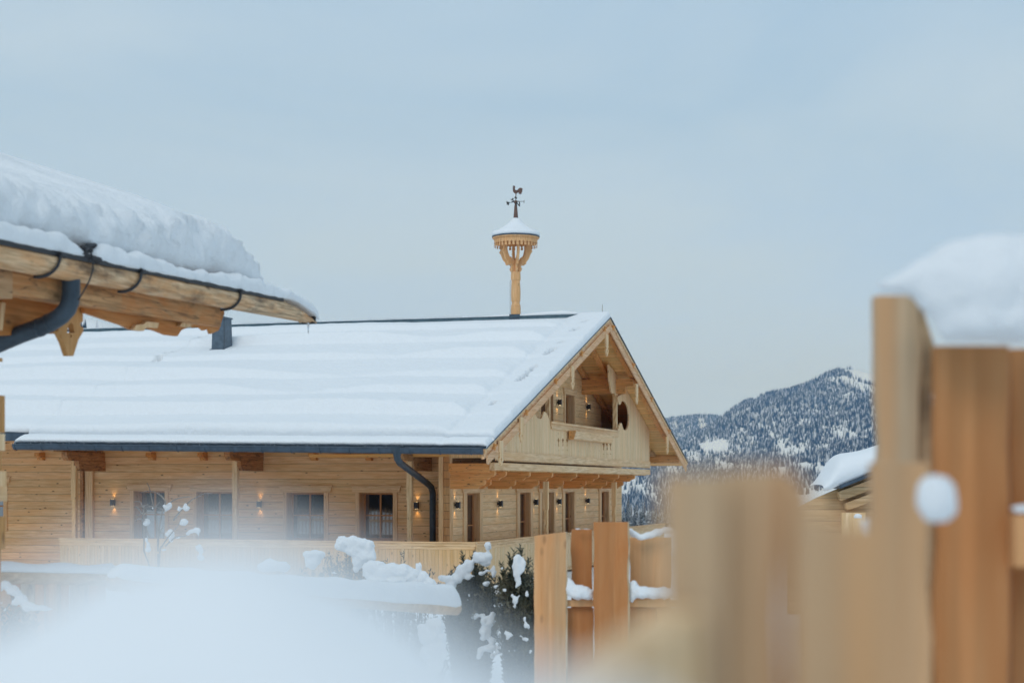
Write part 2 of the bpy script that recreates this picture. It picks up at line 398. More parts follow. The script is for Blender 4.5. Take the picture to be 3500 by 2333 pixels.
# far slope snow
mb = MB(); nx = 40; xs = [XL + (-.05 - XL) * i / nx for i in range(nx + 1)]
rowsf = [13.1 + k * .45 for k in range(30)]
for j, y in enumerate(rowsf):
    for i, x in enumerate(xs):
        t = .17 if i < nx else .03
        if y > 26.0: t = .02
        if i == nx and False: t = 0
        mb.v.append((x, min(y, 26.2), zr(x, min(y, 26.2)) + t + .02 * nz(x, y, 1)))
for j in range(len(rowsf) - 1):
    for i in range(nx): k = j * (nx + 1) + i; mb.f.append((k, k+1, k+nx+2, k+nx+1))
mb.build('snow_layer', M['snowroof'], roof, smooth=True)
# ridge cap with a thin line of snow on it
mb = MB().box(XL, -.93, HALF - .16, HALF + .14, RH - .12, RH + .10); mb.box(XL, -.90, HALF - .19, HALF + .18, RH + .10, RH + .125)
mb.prism([(-.93, RH + .02), (-.93, RH + .10), (-.78, RH + .02)], 'y', HALF - .1, HALF + .1)
mb.build('ridge_cap', M['bluecap'], roof)
pth = [(XL + (24.0) * i / 160, HALF, RH + .12) for i in range(161)]
loft_snow('ridge_snow', pth, lambda t: .24, lambda t: .035 + .10 * max(0, min(1, (t - .86) * 9)), M['snow'], roof, n=10, amp=.15, side=Vector((0, 1, 0)), under=.05)
# verge snow just inside the flashing on the apex
# barge boards
def barge(mb, y0, y1, d0, d1, x0, x1, per=0, amp=0, notch=0):
    """sloping board d0..d1 below the roof top between y0 and y1; scalloped lower edge when per > 0"""
    up = [(y0, zr(0, y0) - d0), (y1, zr(0, y1) - d0)]; lo = []
    if per:
        n = int(abs(y1 - y0) / per)
        for i in range(n + 1):
            for k in range(4):
                u = (i + k / 4) * per
                if u > abs(y1 - y0): break
                y = y1 + (y0 - y1) * u / abs(y1 - y0); lo.append((y, zr(0, y) - d1 - amp * abs(math.sin(math.pi * k / 4))))
    else: lo = [(y1, zr(0, y1) - d1), (y0, zr(0, y0) - d1)]
    mb.prism(up + lo, 'x', x0, x1)
for y0, y1 in ((-.08, HALF), (HALF + .004, 26.25)):
    mb = MB(); barge(mb, y0, y1, .012, .25, -.10, -.03); b1 = mb.build('barge_board', M['barge'], chalet)
    mb = MB(); barge(mb, y0, y1, .014, .075, -.028, .0, .26, .055); mb.build('scalloped_trim', M['trimy'], b1)
    ya, yb = (y0 + .15, y1) if y0 < 1 else (y0, y1 - .25)
    mb = MB(); barge(mb, ya, yb, .22, .42, -.028, .012, .125, .045); mb.build('scalloped_trim', M['barge'], b1)
# little pegs with metal rods along the barge boards
pegs = [G for G in ()]
for cx_, cy_ in ((230, 1280), (517, 995), (780, 735), (1010, 515), (1217, 310), (1290, 330), (1472, 645), (1635, 935), (1790, 1190)):
    ly, z = HF.G(1600 + cx_ / 2.614, 1000 + cy_ / 2.614, .0)
    z = zr(0, ly) - .155; mb = MB().box(-.03, .05, ly - .045, ly + .045, z - .10, z + .06); mb.prism([(.05, z - .02), (.05, z + .03), (.10, z + .04), (.10, z + .02)], 'y', ly - .02, ly + .02)
    mb.build('snow_guard_peg', M['beam'], b1, bevel=.006)
# pendants
def pend(crop, w=.16, plane=.02, lean=0):
    cx_, c0, c1 = crop
    ly, z1 = HF.G(1600 + cx_ / 2.614, 1000 + c0 / 2.614, plane); _, z0 = HF.G(1600 + cx_ / 2.614, 1000 + c1 / 2.614, plane)
    h = z1 - z0; pts = [(.5, 1), (.5, .55), (.38, .5), (.5, .44), (.3, .36), (.55, .26), (.35, .12), (.15, .06), (.1, 0)]
    out = [(ly + u * w, z0 + v * h) for u, v in pts] + [(ly - u * w, z0 + v * h) for u, v in reversed(pts)]
    hole = [(ly + a * w, z0 + b * h) for a, b in ((0, .34), (.16, .25), (0, .15), (-.16, .25))]
    return MB().prism([out, hole], 'x', plane - .02, plane + .025).build('carved_pendant', M['trimz'], chalet)
for c in ((1237, 372, 570), (930, 655, 865), (475, 1110, 1336), (290, 1320, 1542), (1505, 815, 996), (1778, 1285, 1440)): pend(c, w=.34)
def crop2(pts, lx): return [HF.G(1600 + x / 2.614, 1000 + y / 2.614, lx) for x, y in pts]

# --- gable balcony cladding: one carved board face with its openings
LXB = -.69
right = crop2([(1418, 872), (1405, 890), (1385, 905), (1362, 912), (1338, 926), (1340, 955), (1348, 990), (1357, 1000), (1366, 992), (1370, 972), (1384, 964), (1404, 975), (1424, 1010), (1436, 1060), (1440, 1120), (1434, 1180), (1420, 1218), (1405, 1230), (1388, 1218), (1379, 1190), (1375, 1168), (1365, 1162), (1356, 1175), (1347, 1205), (1338, 1232)], LXB)
sill = crop2([(1338, 1240), (740, 1168)], LXB)
left = crop2([(735, 1160), (722, 1130), (712, 1095), (695, 1068), (684, 1060), (675, 1070), (667, 1095), (657, 1122), (640, 1128), (615, 1112), (595, 1078), (583, 1040), (581, 1000), (590, 960)], LXB)
l_end = left[-1]; ylft, zb = HF.G(1690, 1574, LXB); yrt, zb2 = HF.G(2220, 1582, LXB)
zb = (zb + zb2) / 2
def under(ly): return zr(0, ly) - .17
LXG_ = -1.94
def und_(ly): return zr(0, ly) - .16
out = [(ylft, zb), (yrt, zb), (yrt, under(yrt))] + [(right[0][0], under(right[0][0]))] + right[1:] + sill + left + [(l_end[0], under(l_end[0])), (ylft, under(ylft))]
holes = []
for xs_, base_y in (((808, 847, 885), 1330), ((1211, 1242, 1272), 1365)):
    for cx_ in xs_:
        hw = 9
        holes.append(crop2([(cx_, base_y - 38), (cx_ + hw, base_y - 15), (cx_ + 3, base_y + 12), (cx_ + 4, base_y + 38), (cx_, base_y + 44), (cx_ - 4, base_y + 38), (cx_ - 3, base_y + 12), (cx_ - hw, base_y - 15)], LXB))
        for dy in (-72, 75): holes.append(crop2([(cx_, base_y + dy - 7), (cx_ + 3, base_y + dy), (cx_, base_y + dy + 7), (cx_ - 3, base_y + dy)], LXB))
gc = MB().prism([out] + holes, 'x', LXB - .05, LXB).build('balcony_cladding', M['clad'], chalet)
# hole backing stays dark because the floor void lies behind it; handrail
s0, s1 = sill[1], sill[0]; zs = (s0[1] + s1[1]) / 2
print('sill z', s0, s1, 'clad', ylft, yrt, zb, zb2)
mb = MB().box(LXB - .10, LXB + .06, s0[0] - .1, s1[0] + .02, zs - .02, zs + .05); mb.box(LXB, LXB + .03, s0[0] - .06, s1[0], zs - .10, zs - .02); mb.box(LXB, LXB + .045, s0[0] - .03, s1[0] - .05, zs - .18, zs - .10)
mb.build('handrail', M['trimy'], chalet, bevel=.008)
# planter box hung on the balcony
q = crop2([(915, 1235), (1262, 1262), (1262, 1325), (915, 1298)], LXB + .1); zp = q[0][1]
pb_ = MB().prism([(LXB + .05, zp - .26), (LXB + .20, zp - .24), (LXB + .27, zp), (LXB + .05, zp)], 'y', q[0][0], q[1][0]).build('planter_box', M['trimy'], chalet)
MB().prism([(LXB + .05, zp - .27), (LXB + .21, zp - .25), (LXB + .28, zp + .01), (LXB + .05, zp + .01)], 'y', q[0][0] - .03, q[0][0] - .002).build('planter_end', M['beam'], pb_)
MB().box(LXG_, LXB - .055, yrt - .08, yrt - .03, zb + .1, und_(yrt)).build('balcony_end_panel', M['dark'], chalet)  # coloured near black to paint in the shade behind the carved opening
# bottom trim, scallop row and fascia beam
mb = MB(); mb.box(LXB - .02, LXB + .03, ylft - .04, yrt + .02, zb - .02, zb + .16)
mb.build('bottom_trim', M['trimy'], chalet)
pts = [(ylft, zb - .02)]; 
yy = ylft; lo = []
while yy < yrt - .1: lo += [(yy, zb - .05), (yy + .06, zb - .10), (yy + .12, zb - .05)]; yy += .14
MB().prism([(ylft, zb - .02)] + lo + [(yrt, zb - .05), (yrt, zb - .02)], 'x', LXB + .005, LXB + .028).build('scalloped_trim', M['trimy'], gc)
zfa = zb - .14
MB().box(LXB - .12, LXB + .03, ylft - .08, yrt + .03, zfa - .20, zfa).build('balcony_fascia_beam', M['trimy'], chalet, bevel=.01)
# balcony floor, its side toward the front (planks) and the beam under it
MB().box(-6, LXB - .14, ylft + .05, yrt, zb + .02, zb + .10).build('balcony_floor', M['soffit'], chalet)
LXG = -1.95; LXU = -1.95
mb = MB().box(LXG + .002, LXB - .052, ylft - .02, ylft + .04, zb - .02, zr(0, ylft) - .16)
mb.build('balcony_side_cladding', M['cladx'], chalet)
MB().box(LXG + .002, LXB - .125, ylft - .06, ylft + .10, zfa - .26, zfa - .02).build('balcony_side_beam', M['beamx'], chalet, bevel=.01)
# joists with carved ends: an upper and a lower row
zt = zfa - .225
def joist(ly, x1, z1, h, w=.13):
    pr = [(LXG + .002, z1), (x1, z1), (x1, z1 - h * .45), (x1 - .05, z1 - h * .62), (x1 - .14, z1 - h * .72), (x1 - .2, z1 - h), (LXG + .002, z1 - h)]
    return MB().prism(pr, 'y', ly - w / 2, ly + w / 2)
for cx6 in (708, 922, 1125, 1340, 1538, 1718, 1862):
    ly, _ = HF.G(1450 + cx6 / 2.613, 1590, LXB - .1)
    j = joist(ly, LXB - .02, zt, .23).build('joist', M['beamx'], chalet)
    joist(ly, LXB - .45, zt - .233, .24).build('carved_console', M['beamx'], j)
ly0 = ylft + .14
joist(ly0, LXB - .02, zt, .23, .16).build('joist', M['beamx'], chalet)
joist(ly0, LXB - .30, zt - .233, .24, .16).build('joist', M['beamx'], chalet)
zbeam = zt - .475
# ceiling of the porch between joists
MB().box(LXG, LXB - .14, ylft + .1, yrt, zt + .004, zt + .03).build('porch_ceiling', M['soffit'], chalet)
# --- gable wall (ground and loggia level)
ZF = .25
YW = 23.2
doors = [(345, 515, 372, 488, 410), (822, 965, 848, 942, 875), (1022, 1165, 1046, 1152, 1066), (1232, 1350, 1252, 1333, 1268), (1558, 1652, 1577, 1642, 1590)]
gl = []; dd = []
_, dtop = HF.G(1637, 1500 + 478 * .3827, LXG)
for t0, t1, a, b_, g in doors:
    y0, _ = HF.G(1450 + a / 2.613, 1700, LXG); y1, _ = HF.G(1450 + b_ / 2.613, 1700, LXG)
    ty0, _ = HF.G(1450 + t0 / 2.613, 1700, LXG); ty1, _ = HF.G(1450 + t1 / 2.613, 1700, LXG)
    dd.append((y0, y1, ty0, ty1)); gl.append([(y0, ZF + .02), (y1, ZF + .02), (y1, dtop), (y0, dtop)])
# upper openings
u0, ut = HF.G(1600 + 865 / 2.614, 1000 + 905 / 2.614, LXU); u1, _ = HF.G(1600 + 943 / 2.614, 1400, LXU)
v0, vt = HF.G(1600 + 650 / 2.614, 1000 + 860 / 2.614, LXU); v1, _ = HF.G(1600 + 762 / 2.614, 1400, LXU)
zfl = zb + .10
gu = []; gu.append([(u0, zfl), (u1, zfl), (u1, ut), (u0, ut)]); vt = min(vt, under(v0) - .1)
gu.append([(v0, zfl), (v1, zfl), (v1, vt), (v0, vt)])
yc = HF.G(1600 + 1190 / 2.614, 1400, LXU)[0]
def und(ly): return zr(0, ly) - .15
# stub log corner in front of the front wall starts at y = 1.5
outl = [(3.22, 0), (YW, 0), (YW, zb + .1), (yc, zb + .1), (yc, und(yc)), (HALF, und(HALF)), (3.22, und(3.22))]
MB().prism([outl] + gl + gu, 'x', LXG - .30, LXG).build('wall', M['gwall'], chalet)
# log corner: boards and log ends facing the front
mb = MB().box(LXG - .30, LXG, 3.14, 3.215, .1, und(3.1)).build('log_corner', M['logend'], chalet)
MB().box(LXG - .36, LXG - .24, 3.08, 3.135, .1, und(3.05)).build('corner_board', M['trimz'], mb)
MB().box(LXG - .05, LXG + .03, 3.08, 3.135, .1, und(3.05)).build('corner_board', M['trimz'], mb)
# loggia enclosure: back, right side; its shade is put into the near-black colour
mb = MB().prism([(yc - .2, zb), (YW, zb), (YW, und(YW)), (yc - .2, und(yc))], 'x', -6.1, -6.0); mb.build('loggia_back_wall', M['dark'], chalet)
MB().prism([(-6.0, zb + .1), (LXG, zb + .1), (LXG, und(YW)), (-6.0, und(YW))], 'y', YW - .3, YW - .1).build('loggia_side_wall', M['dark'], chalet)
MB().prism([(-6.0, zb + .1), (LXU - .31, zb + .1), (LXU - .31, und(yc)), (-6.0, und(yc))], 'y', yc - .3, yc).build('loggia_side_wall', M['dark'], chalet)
MB().box(XL, LXG - .31, YW - .25, YW, 0, und(YW)).build('wall', M['wall'], chalet)
def glazed(axis, pl, a0, a1, z0, z1, dep, trim, head=.18, nm='window', muntin=(1, 1), body=True, over=.1, topt=.16):
    """a window or glazed door set dep behind the wall face; parts: frame, pane, trim"""
    def bx(mb, a, b, c, d, p, q):
        return mb.box(pl + p, pl + q, a, b, c, d) if axis == 'x' else mb.box(a, b, pl - q, pl - p, c, d)
    fw = .06; mb = MB(); D0, D1 = -dep - .05, -dep + .02
    bx(mb, a0 + .001, a0 + fw, z0, z1 - .001, D0, D1); bx(mb, a1 - fw, a1 - .001, z0, z1 - .001, D0, D1)
    bx(mb, a0 + fw, a1 - fw, z1 - fw, z1 - .001, D0, D1); bx(mb, a0 + fw, a1 - fw, z0, z0 + fw, D0, D1)
    w = mb.build(nm, M['frame'], chalet)
    mb = MB(); bx(mb, a0 + .01, a1 - .01, z0 + .01, z1 - .01, D0 - .005, D0 + .03); mb.build('pane', M['glass'], w)
    mb = MB(); am = (a0 + a1) / 2
    bx(mb, am - .022, am + .022, z0 + fw, z1 - fw, D0 + .032, D1 - .006)
    zm = z0 + (z1 - z0) * .52
    bx(mb, a0 + fw, am - .023, zm - .018, zm + .018, D0 + .032, D1 - .010); bx(mb, am + .023, a1 - fw, zm - .018, zm + .018, D0 + .032, D1 - .010)
    mb.build('glazing_bar', M['frame'], w)
    # reveal lining boards
    mb = MB(); bx(mb, a0 - .002, a0 + .014, z0, z1, -dep + .021, -.002); bx(mb, a1 - .014, a1 + .002, z0, z1, -dep + .021, -.002); bx(mb, a0 + .015, a1 - .015, z1 - .014, z1 + .002, -dep + .021, -.002)
    mb.build('reveal', M['reveal'], w)
    if trim:
        t0, t1 = trim; mb = MB()
        bx(mb, t0, a0 - .002, z0, z1, .003, .035); mb.build('trim', M['trimz'], w); mb = MB(); bx(mb, a1 + .002, t1, z0, z1, .003, .035)
        hx = [(t0 - over, z1 + topt), (t0 - over + .03, z1 + .003), (t1 + over - .03, z1 + .003), (t1 + over, z1 + topt)]
        mb.build('trim', M['trimz'] , w); mb = MB()
        if axis == 'x': mb.prism(hx, 'x', pl + .003, pl + .05)
        else: mb.prism(hx, 'y', pl - .05, pl - .003)
        bx(mb, t0 - over - .03, t1 + over + .03, z1 + topt + .002, z1 + topt + .03, .003, .065)
        mb.build('header_board', M['trimy' if axis == 'x' else 'trimx'], w)
    return w
for y0, y1, t0, t1 in dd: glazed('x', LXG, y0, y1, ZF + .3, dtop, .16, (t0, t1), nm='glazed_door', over=.12, topt=.18)
glazed('x', LXU, u0, u1, zfl, ut, .22, (u0 - .16, u1 + .16), nm='glazed_door', topt=.18)
glazed('x', LXU, v0, v1, zfl, vt, .22, None, nm='glazed_door')
# purlins, rafters under the gable roof
_, zp1 = HF.G(2170, 1306, -.1)
ply = 17.2; zp1 = und(ply) - .17
mb = MB().box(-2.6, -.13, ply - .12, ply + .12, zp1 - .25, zp1); mb.build('purlin', M['beamx'], chalet, bevel=.01)
mb = MB().box(-2.6, -.40, ply - .12, ply + .12, zp1 - .50, zp1 - .253); mb.build('purlin', M['beamx'], chalet, bevel=.01)
for lx in (-.20, -1.04, -1.85):
    MB().prism([(HALF, und(HALF) - .012), (YW + .0, und(YW) - .012), (YW + .0, und(YW) - .16), (HALF, und(HALF) - .16)], 'x', lx - .07, lx + .07).build('rafter', M['beam'], chalet)
# carved board over the right post and the two loggia posts
MB().prism(crop2([(1256, 640), (1300, 690), (1338, 762), (1332, 925), (1318, 912), (1304, 893), (1286, 900), (1276, 860), (1262, 780)], -.74), 'x', -.79, -.74).build('carved_board', M['clad'], chalet)
def carved_post(px, y0, y1, lx=None, ly=None, w=.17, frac=.62, zs=None, name='post', per=.36):
    if lx is not None:
        a, z1 = HF.G(px, y0, lx); _, z0 = HF.G(px, y1, lx); c = (lx, a)
    else:
        a, z1 = HF.W(px, y0, ly); _, z0 = HF.W(px, y1, ly); c = (a, ly)
    if zs: z0, z1 = zs
    mb = MB(); prof = []; z = z0; k = 0
    rings = []
    while z < z0 + (z1 - z0) * frac: rings.append((z, 1.0 if k % 2 else .62, .62 if k % 2 else 1.0)); z += per / 2; k += 1
    rings += [(z, .8, .8), (z + .05, 1, 1), (z1, 1, 1)]
    b = 0
    for z, fx, fy in rings:
        # octagonal ring that swaps between two diamonds
        for kx in range(8):
            t = math.pi / 4 * kx
            r = w / 2 / max(abs(math.cos(t)), abs(math.sin(t)))
            g = fx if kx % 4 == 0 else (fy if kx % 4 == 2 else (fx + fy) / 2 * 1.0)
            mb.v.append((c[0] + math.cos(t) * r * g, c[1] + math.sin(t) * r * g, z))
    for i in range(len(rings) - 1):
        for kx in range(8): k2 = (kx + 1) % 8; mb.f.append((i*8+kx, i*8+k2, (i+1)*8+k2, (i+1)*8+kx))
    mb.f.append(tuple(range(8))); e = (len(rings) - 1) * 8; mb.f.append(tuple(e + q for q in range(8)))
    return mb.build(name, M['post'], chalet)
zlog = zs
carved_post(1600 + 1313 / 2.614, 0, 0, lx=-.82, w=.17, frac=.95, zs=(zs + .05, zs + 1.25), name='post')
carved_post(1600 + 712 / 2.614, 0, 0, lx=-.82, w=.16, frac=.95, zs=(zs + .05, zs + 1.05), name='post')
carved_post(1866, 0, 0, lx=-1.15, w=.15, frac=.68, zs=(.0, zbeam + .22), name='post', per=.42)
carved_post(2099, 0, 0, lx=-1.15, w=.16, frac=.68, zs=(.0, zbeam + .22), name='post', per=.42)
# right-hand porch bay under the low roof end
mb = MB()
mb.box(-1.9, -.12, 25.0, 25.2, und(25) - .3, und(25) - .02)
mb.build('purlin', M['beamx'], chalet)
MB().box(-1.2, -1.0, yrt, 25.6, HF.G(2250, 1506, -1.0)[1], HF.G(2250, 1484, -1.0)[1]).build('tie_beam', M['beam'], chalet)
MB().box(-1.2, -1.0, yrt, 25.6, HF.G(2250, 1560, -1.0)[1], HF.G(2250, 1545, -1.0)[1]).build('tie_beam', M['oldpale'], chalet)
MB().box(-1.15, -1.08, yrt, 25.0, HF.G(2250, 1545, -1.0)[1] + .003, HF.G(2250, 1506, -1.0)[1] - .003).build('infill_boards', M['gwall'], chalet)
MB().box(LXG - .33, LXG - .02, YW + .004, YW + .06, 0, zbeam + .4).build('corner_board', M['trimz'], chalet)

# --- front wall with window openings
YF = 4.5
fx0 = HF.W(1500, 1700, YF)[0]
wins = [  # opening l, r, top, trim l, r  (photo px)
    (1198 / 2.613, 1475 / 2.613, 1400 + 722 / 2.613, 1165 / 2.613, 1505 / 2.613),
    (1755 / 2.613, 2078 / 2.613, 1400 + 730 / 2.613, 1727 / 2.613, 2110 / 2.613),
    (800 + 470 / 2.613, 800 + 805 / 2.613, 1400 + 737 / 2.613, 800 + 440 / 2.613, 800 + 845 / 2.613),
    (800 + 1118 / 2.613, 800 + 1422 / 2.613, 1400 + 737 / 2.613, 800 + 1085 / 2.613, 800 + 1460 / 2.613)]
fh = []; fw_ = []
for a, b_, t, ta, tb in wins:
    x0, z1 = HF.W(a, t, YF); x1, _ = HF.W(b_, t, YF); z0 = HF.W(a, 1400 + 1165 / 2.613, YF)[1]
    fh.append([(x0, z0), (x1, z0), (x1, z1), (x0, z1)]); fw_.append((x0, x1, z0, z1, HF.W(ta, 1700, YF)[0], HF.W(tb, 1700, YF)[0]))
x0, z1 = HF.W(-120, 1400 + 655 / 2.613, YF); x1, z0 = HF.W(35 / 2.613, 1400 + 1080 / 2.613, YF)
fh.append([(x0, z0), (x1, z0), (x1, z1), (x0, z1)]); fw_.append((x0, x1, z0, z1, x0 - .1, HF.W(66 / 2.613, 1700, YF)[0]))
xd0 = HF.W(299, 1700, YF)[0]; xd1 = HF.W(325, 1700, YF)[0]
ztop = min(und(YF), zr(-13, YF) - .15)
MB().prism([[(XL, 0), (LXG - .301, 0), (LXG - .301, zr(-1, YF) - .15), (XL, zr(XL, YF) - .15)]] + fh, 'y', YF, YF + .4).build('wall', M['wall'], chalet)
for x0, x1, z0, z1, t0, t1 in fw_: glazed('y', YF, x0, x1, z0 + .001, z1, .34, (t0, t1))
# door post pair left of the first window
mb = MB().box(xd0 - .03, xd0 + .22, YF - .10, YF - .003, .3, HF.W(300, 1400 + 548 / 2.613, YF)[1])
mb.build('door_post', M['trimz'], chalet)
xe = HF.W(283, 1700, YF)[0]
MB().box(xe, xe + .10, YF - .16, YF - .003, .3, HF.W(300, 1400 + 548 / 2.613, YF)[1] + .05).build('door_post', M['old'], chalet)
# posts carrying the eave, with their stacked cantilever timbers
def beamstack(px_post, timbers, mat):
    root = None
    for i, (l, r, t, b_) in enumerate(timbers):      # px: left (outer end), right (at wall), top, bottom
        xw, zt_ = HF.W(r, t, YF); _, zb_ = HF.W(r, b_, YF)
        # outer end: same x, on the ray of px l
        rr = (l - CX) / F; A = rr * (HF.Y - xw * SN) - HF.X - xw * CS; lyo = A / (SN - rr * CS)
        w = .17
        yo = max(.25, lyo)
        pr = [(YF - .002, zt_), (yo, zt_), (yo, zt_ - (zt_ - zb_) * .45), (yo + .12, zb_), (YF - .002, zb_)]
        mb = MB().prism(pr, 'x', xw - w, xw)
        o = mb.build('cantilever_beam', mat if i else M['oldpale'], chalet, bevel=.008)
    return xw
c4 = lambda v: v / 2.613
c5 = lambda v: 800 + v / 2.613
T = lambda v: 1400 + v / 2.613
beamstack(256, [(c4(460), c4(905), T(312), T(385)), (c4(595), c4(940), T(386), T(460)), (c4(705), c4(945), T(461), T(548))], M['old'])
beamstack(806, [(c4(1795), c4(2500), T(318), T(382)), (c4(2050), c4(2356), T(384), T(458)), (c4(2150), c4(2353), T(460), T(546))], M['old'])
beamstack(1402, [(c5(1225), c5(1930), T(333), T(392)), (c5(1510), c5(1768), T(393), T(460)), (c5(1605), c5(1768), T(461), T(548))], M['oldpale'])
YP = 3.1
for px, t in ((c4(667), T(462)), (c4(2106), T(460)), (c5(1570), T(460))):
    carved_post(px, 0, 0, ly=YP, w=.15, frac=.62, zs=(.25, HF.W(px, t, YP)[1]), per=.36)
# eave purlin along the posts, rafter tails on the wall
for px in (c4(385), c4(1375), c4(1835), c5(730), c5(1222)):
    xw, zt_ = HF.W(px, T(383), YF)
    pr = [(YF - .002, zt_), (YF - .32, zt_), (YF - .34, zt_ - .10), (YF - .20, zt_ - .14), (YF - .16, zt_ - .22), (YF - .002, zt_ - .22)]
    MB().prism(pr, 'x', xw - .09, xw + .07).build('rafter_tail', M['beam'], chalet)
xa, za = HF.W(c4(140), T(315), .5)
MB().prism([(xa, za + .1), (xa + .42, za + .1), (xa + .34, za - .02), (xa + .25, za - .05), (xa + .12, za - .16), (xa + .05, za - .1)], 'y', .2, .35).build('carved_corner_board', M['old'], chalet)
# --- gutter along the eave
GX0, GX1 = -13.22, -.06
mb = MB()
n = 10
xsg = [GX0, GX1]
for x in xsg:
    zc = ze(x) - .03
    for k in range(n + 1):
        a = math.pi + math.pi * k / n; mb.v.append((x, -.11 + math.cos(a) * .105, zc + math.sin(a) * .135))
    for k in range(n + 1):
        a = 2 * math.pi - math.pi * k / n; mb.v.append((x, -.11 + math.cos(a) * .098, zc + math.sin(a) * .128))
m_ = 2 * (n + 1)
for k in range(m_): k2 = (k + 1) % m_; mb.f.append((k, k2, m_ + k2, m_ + k))
mb.f.append(tuple(range(m_))); mb.f.append(tuple(range(m_, 2 * m_)))
gut = mb.build('gutter', M['blue'], chalet)
mb = MB(); mb.quadbox([(GX0, -.012, ze(GX0) - .16), (GX1, -.012, ze(GX1) - .16), (GX1, -.002, ze(GX1) - .16), (GX0, -.002, ze(GX0) - .16), (GX0, -.012, ze(GX0) + .06), (GX1, -.012, ze(GX1) + .06), (GX1, -.002, ze(GX1) + .06), (GX0, -.002, ze(GX0) + .06)])
mb.build('eave_flashing', M['blue'], gut)
mb = MB(); mb.tube([(GX0, -.218, ze(GX0) - .02), (GX1, -.218, ze(GX1) - .02)], .012, 8); mb.build('rolled_edge', M['blue'], gut)
for i in range(17):
    x = -.35 - i * .8; zc = ze(x) - .03
    pts = [(x, -.11 + math.cos(math.pi + math.pi * k / 8) * .114, zc + math.sin(math.pi + math.pi * k / 8) * .144) for k in range(9)]
    MB().tube(pts, .009, 5).build('bracket', M['blue'], gut)
MB().prism([(-.11 + math.cos(math.pi + math.pi * k / 10) * .109, ze(GX1) - .028 + math.sin(math.pi + math.pi * k / 10) * .139) for k in range(11)], 'x', GX1, GX1 + .012).build('end_cap', M['blue'], gut)
# small icicles on the edge
mb = MB()
for i in range(46):
    x = random.uniform(-13, -.6); L = random.uniform(.02, .09); z = ze(x) + .045
    mb.tube([(x, -.10 - random.random() * .04, z), (x, -.12, z - L)], lambda t: .007 * (1 - t) + .001, 5)
tag(mb.build('icicles', M['ice'], chalet), kind='stuff')
# downpipe: funnel, elbow, diagonal, drop
p = []
for px, py, ly in ((1357, 1524, -.11), (1357, 1548, -.11), (1358, 1566, -.08), (1366, 1580, .08), (1462, 1652, 3.9), (1474, 1664, 4.12), (1479, 1684, 4.24), (1479, 1740, 4.3), (1479, 1800, 4.3), (1479, 1990, 4.3)):
    x, z = HF.W(px, py, ly); p.append((x, ly, z))
dp = MB().tube(p, .088, 14).build('downpipe', M['pipe'], chalet, smooth=True)
x, z = HF.W(1357, 1524, -.11)
MB().lathe([(.088, z - .26), (.10, z - .2), (.17, z - .02), (.17, z)], (x, -.11), 16).build('funnel', M['pipe'], dp)
x, z = HF.W(1479, 1722, 4.29); MB().lathe([(.088, z - .02), (.096, z - .015), (.096, z + .015), (.088, z + .02)], (x, 4.29), 16).build('pipe_joint', M['pipe'], dp)
# --- terrace balustrade
YR = 1.9; LXR = -.9
xr0 = HF.W(207, 1836, YR)[0]; zrail = HF.W(1290, 1848, YR)[1]; zrb = HF.W(1290, 1984, YR)[1]
mb = MB().box(xr0, LXR - .03, YR - .03, YR + .02, zrb, zrail - .03).build('balustrade_cladding', M['cladx'], chalet)
mb = MB().box(xr0 - .02, LXR + .05, YR - .08, YR + .09, zrail - .04, zrail); mb.box(xr0, LXR + .02, YR - .06, YR - .03, zrail - .12, zrail - .043); mb.box(xr0, LXR, YR - .05, YR - .03, zrail - .2, zrail - .125)
mb.build('handrail', M['trimx'], chalet, bevel=.006)
MB().box(xr0, LXR, YR - .05, YR - .03, zrb - .03, zrb + .09).build('bottom_trim', M['trimx'], chalet)
hol = []
for yh in (6.2, 6.55, 6.9, 7.25, 7.6):
    hol.append([(yh - .018, zrail - .42), (yh + .018, zrail - .42), (yh, zrail - .33)])
for yh in (6.4, 7.0):
    hol.append([(yh, zrail - .5), (yh + .045, zrail - .66), (yh + .015, zrail - .8), (yh - .015, zrail - .8), (yh - .045, zrail - .66)])
MB().prism([[(YR + .02, zrb), (26, zrb), (26, zrail - .04), (YR + .02, zrail - .04)]] + hol, 'x', LXR - .03, LXR + .02).build('balustrade_cladding', M['clad'], chalet)
mb = MB().box(LXR - .09, LXR + .08, YR + .09, 26, zrail - .038, zrail - .002); mb.box(LXR + .02, LXR + .05, YR - .05, 26, zrail - .12, zrail - .043); mb.box(LXR + .02, LXR + .04, YR - .03, 26, zrail - .2, zrail - .125)
mb.build('handrail', M['trimy'], chalet, bevel=.006)
MB().box(XL, LXR, YR + .02, YF, .02, ZF).build('terrace_floor', M['trimx'], chalet)
MB().box(XL, LXR - .1, YR + .1, YF - .9, ZF + .002, ZF + .10).build('terrace_bounce_snow', M['snow'], chalet)  # unseen snow slab, added to bounce light up onto the front wall
MB().box(LXG, LXR - .03, YF, 26, .02, ZF).build('terrace_floor', M['trimx'], chalet)
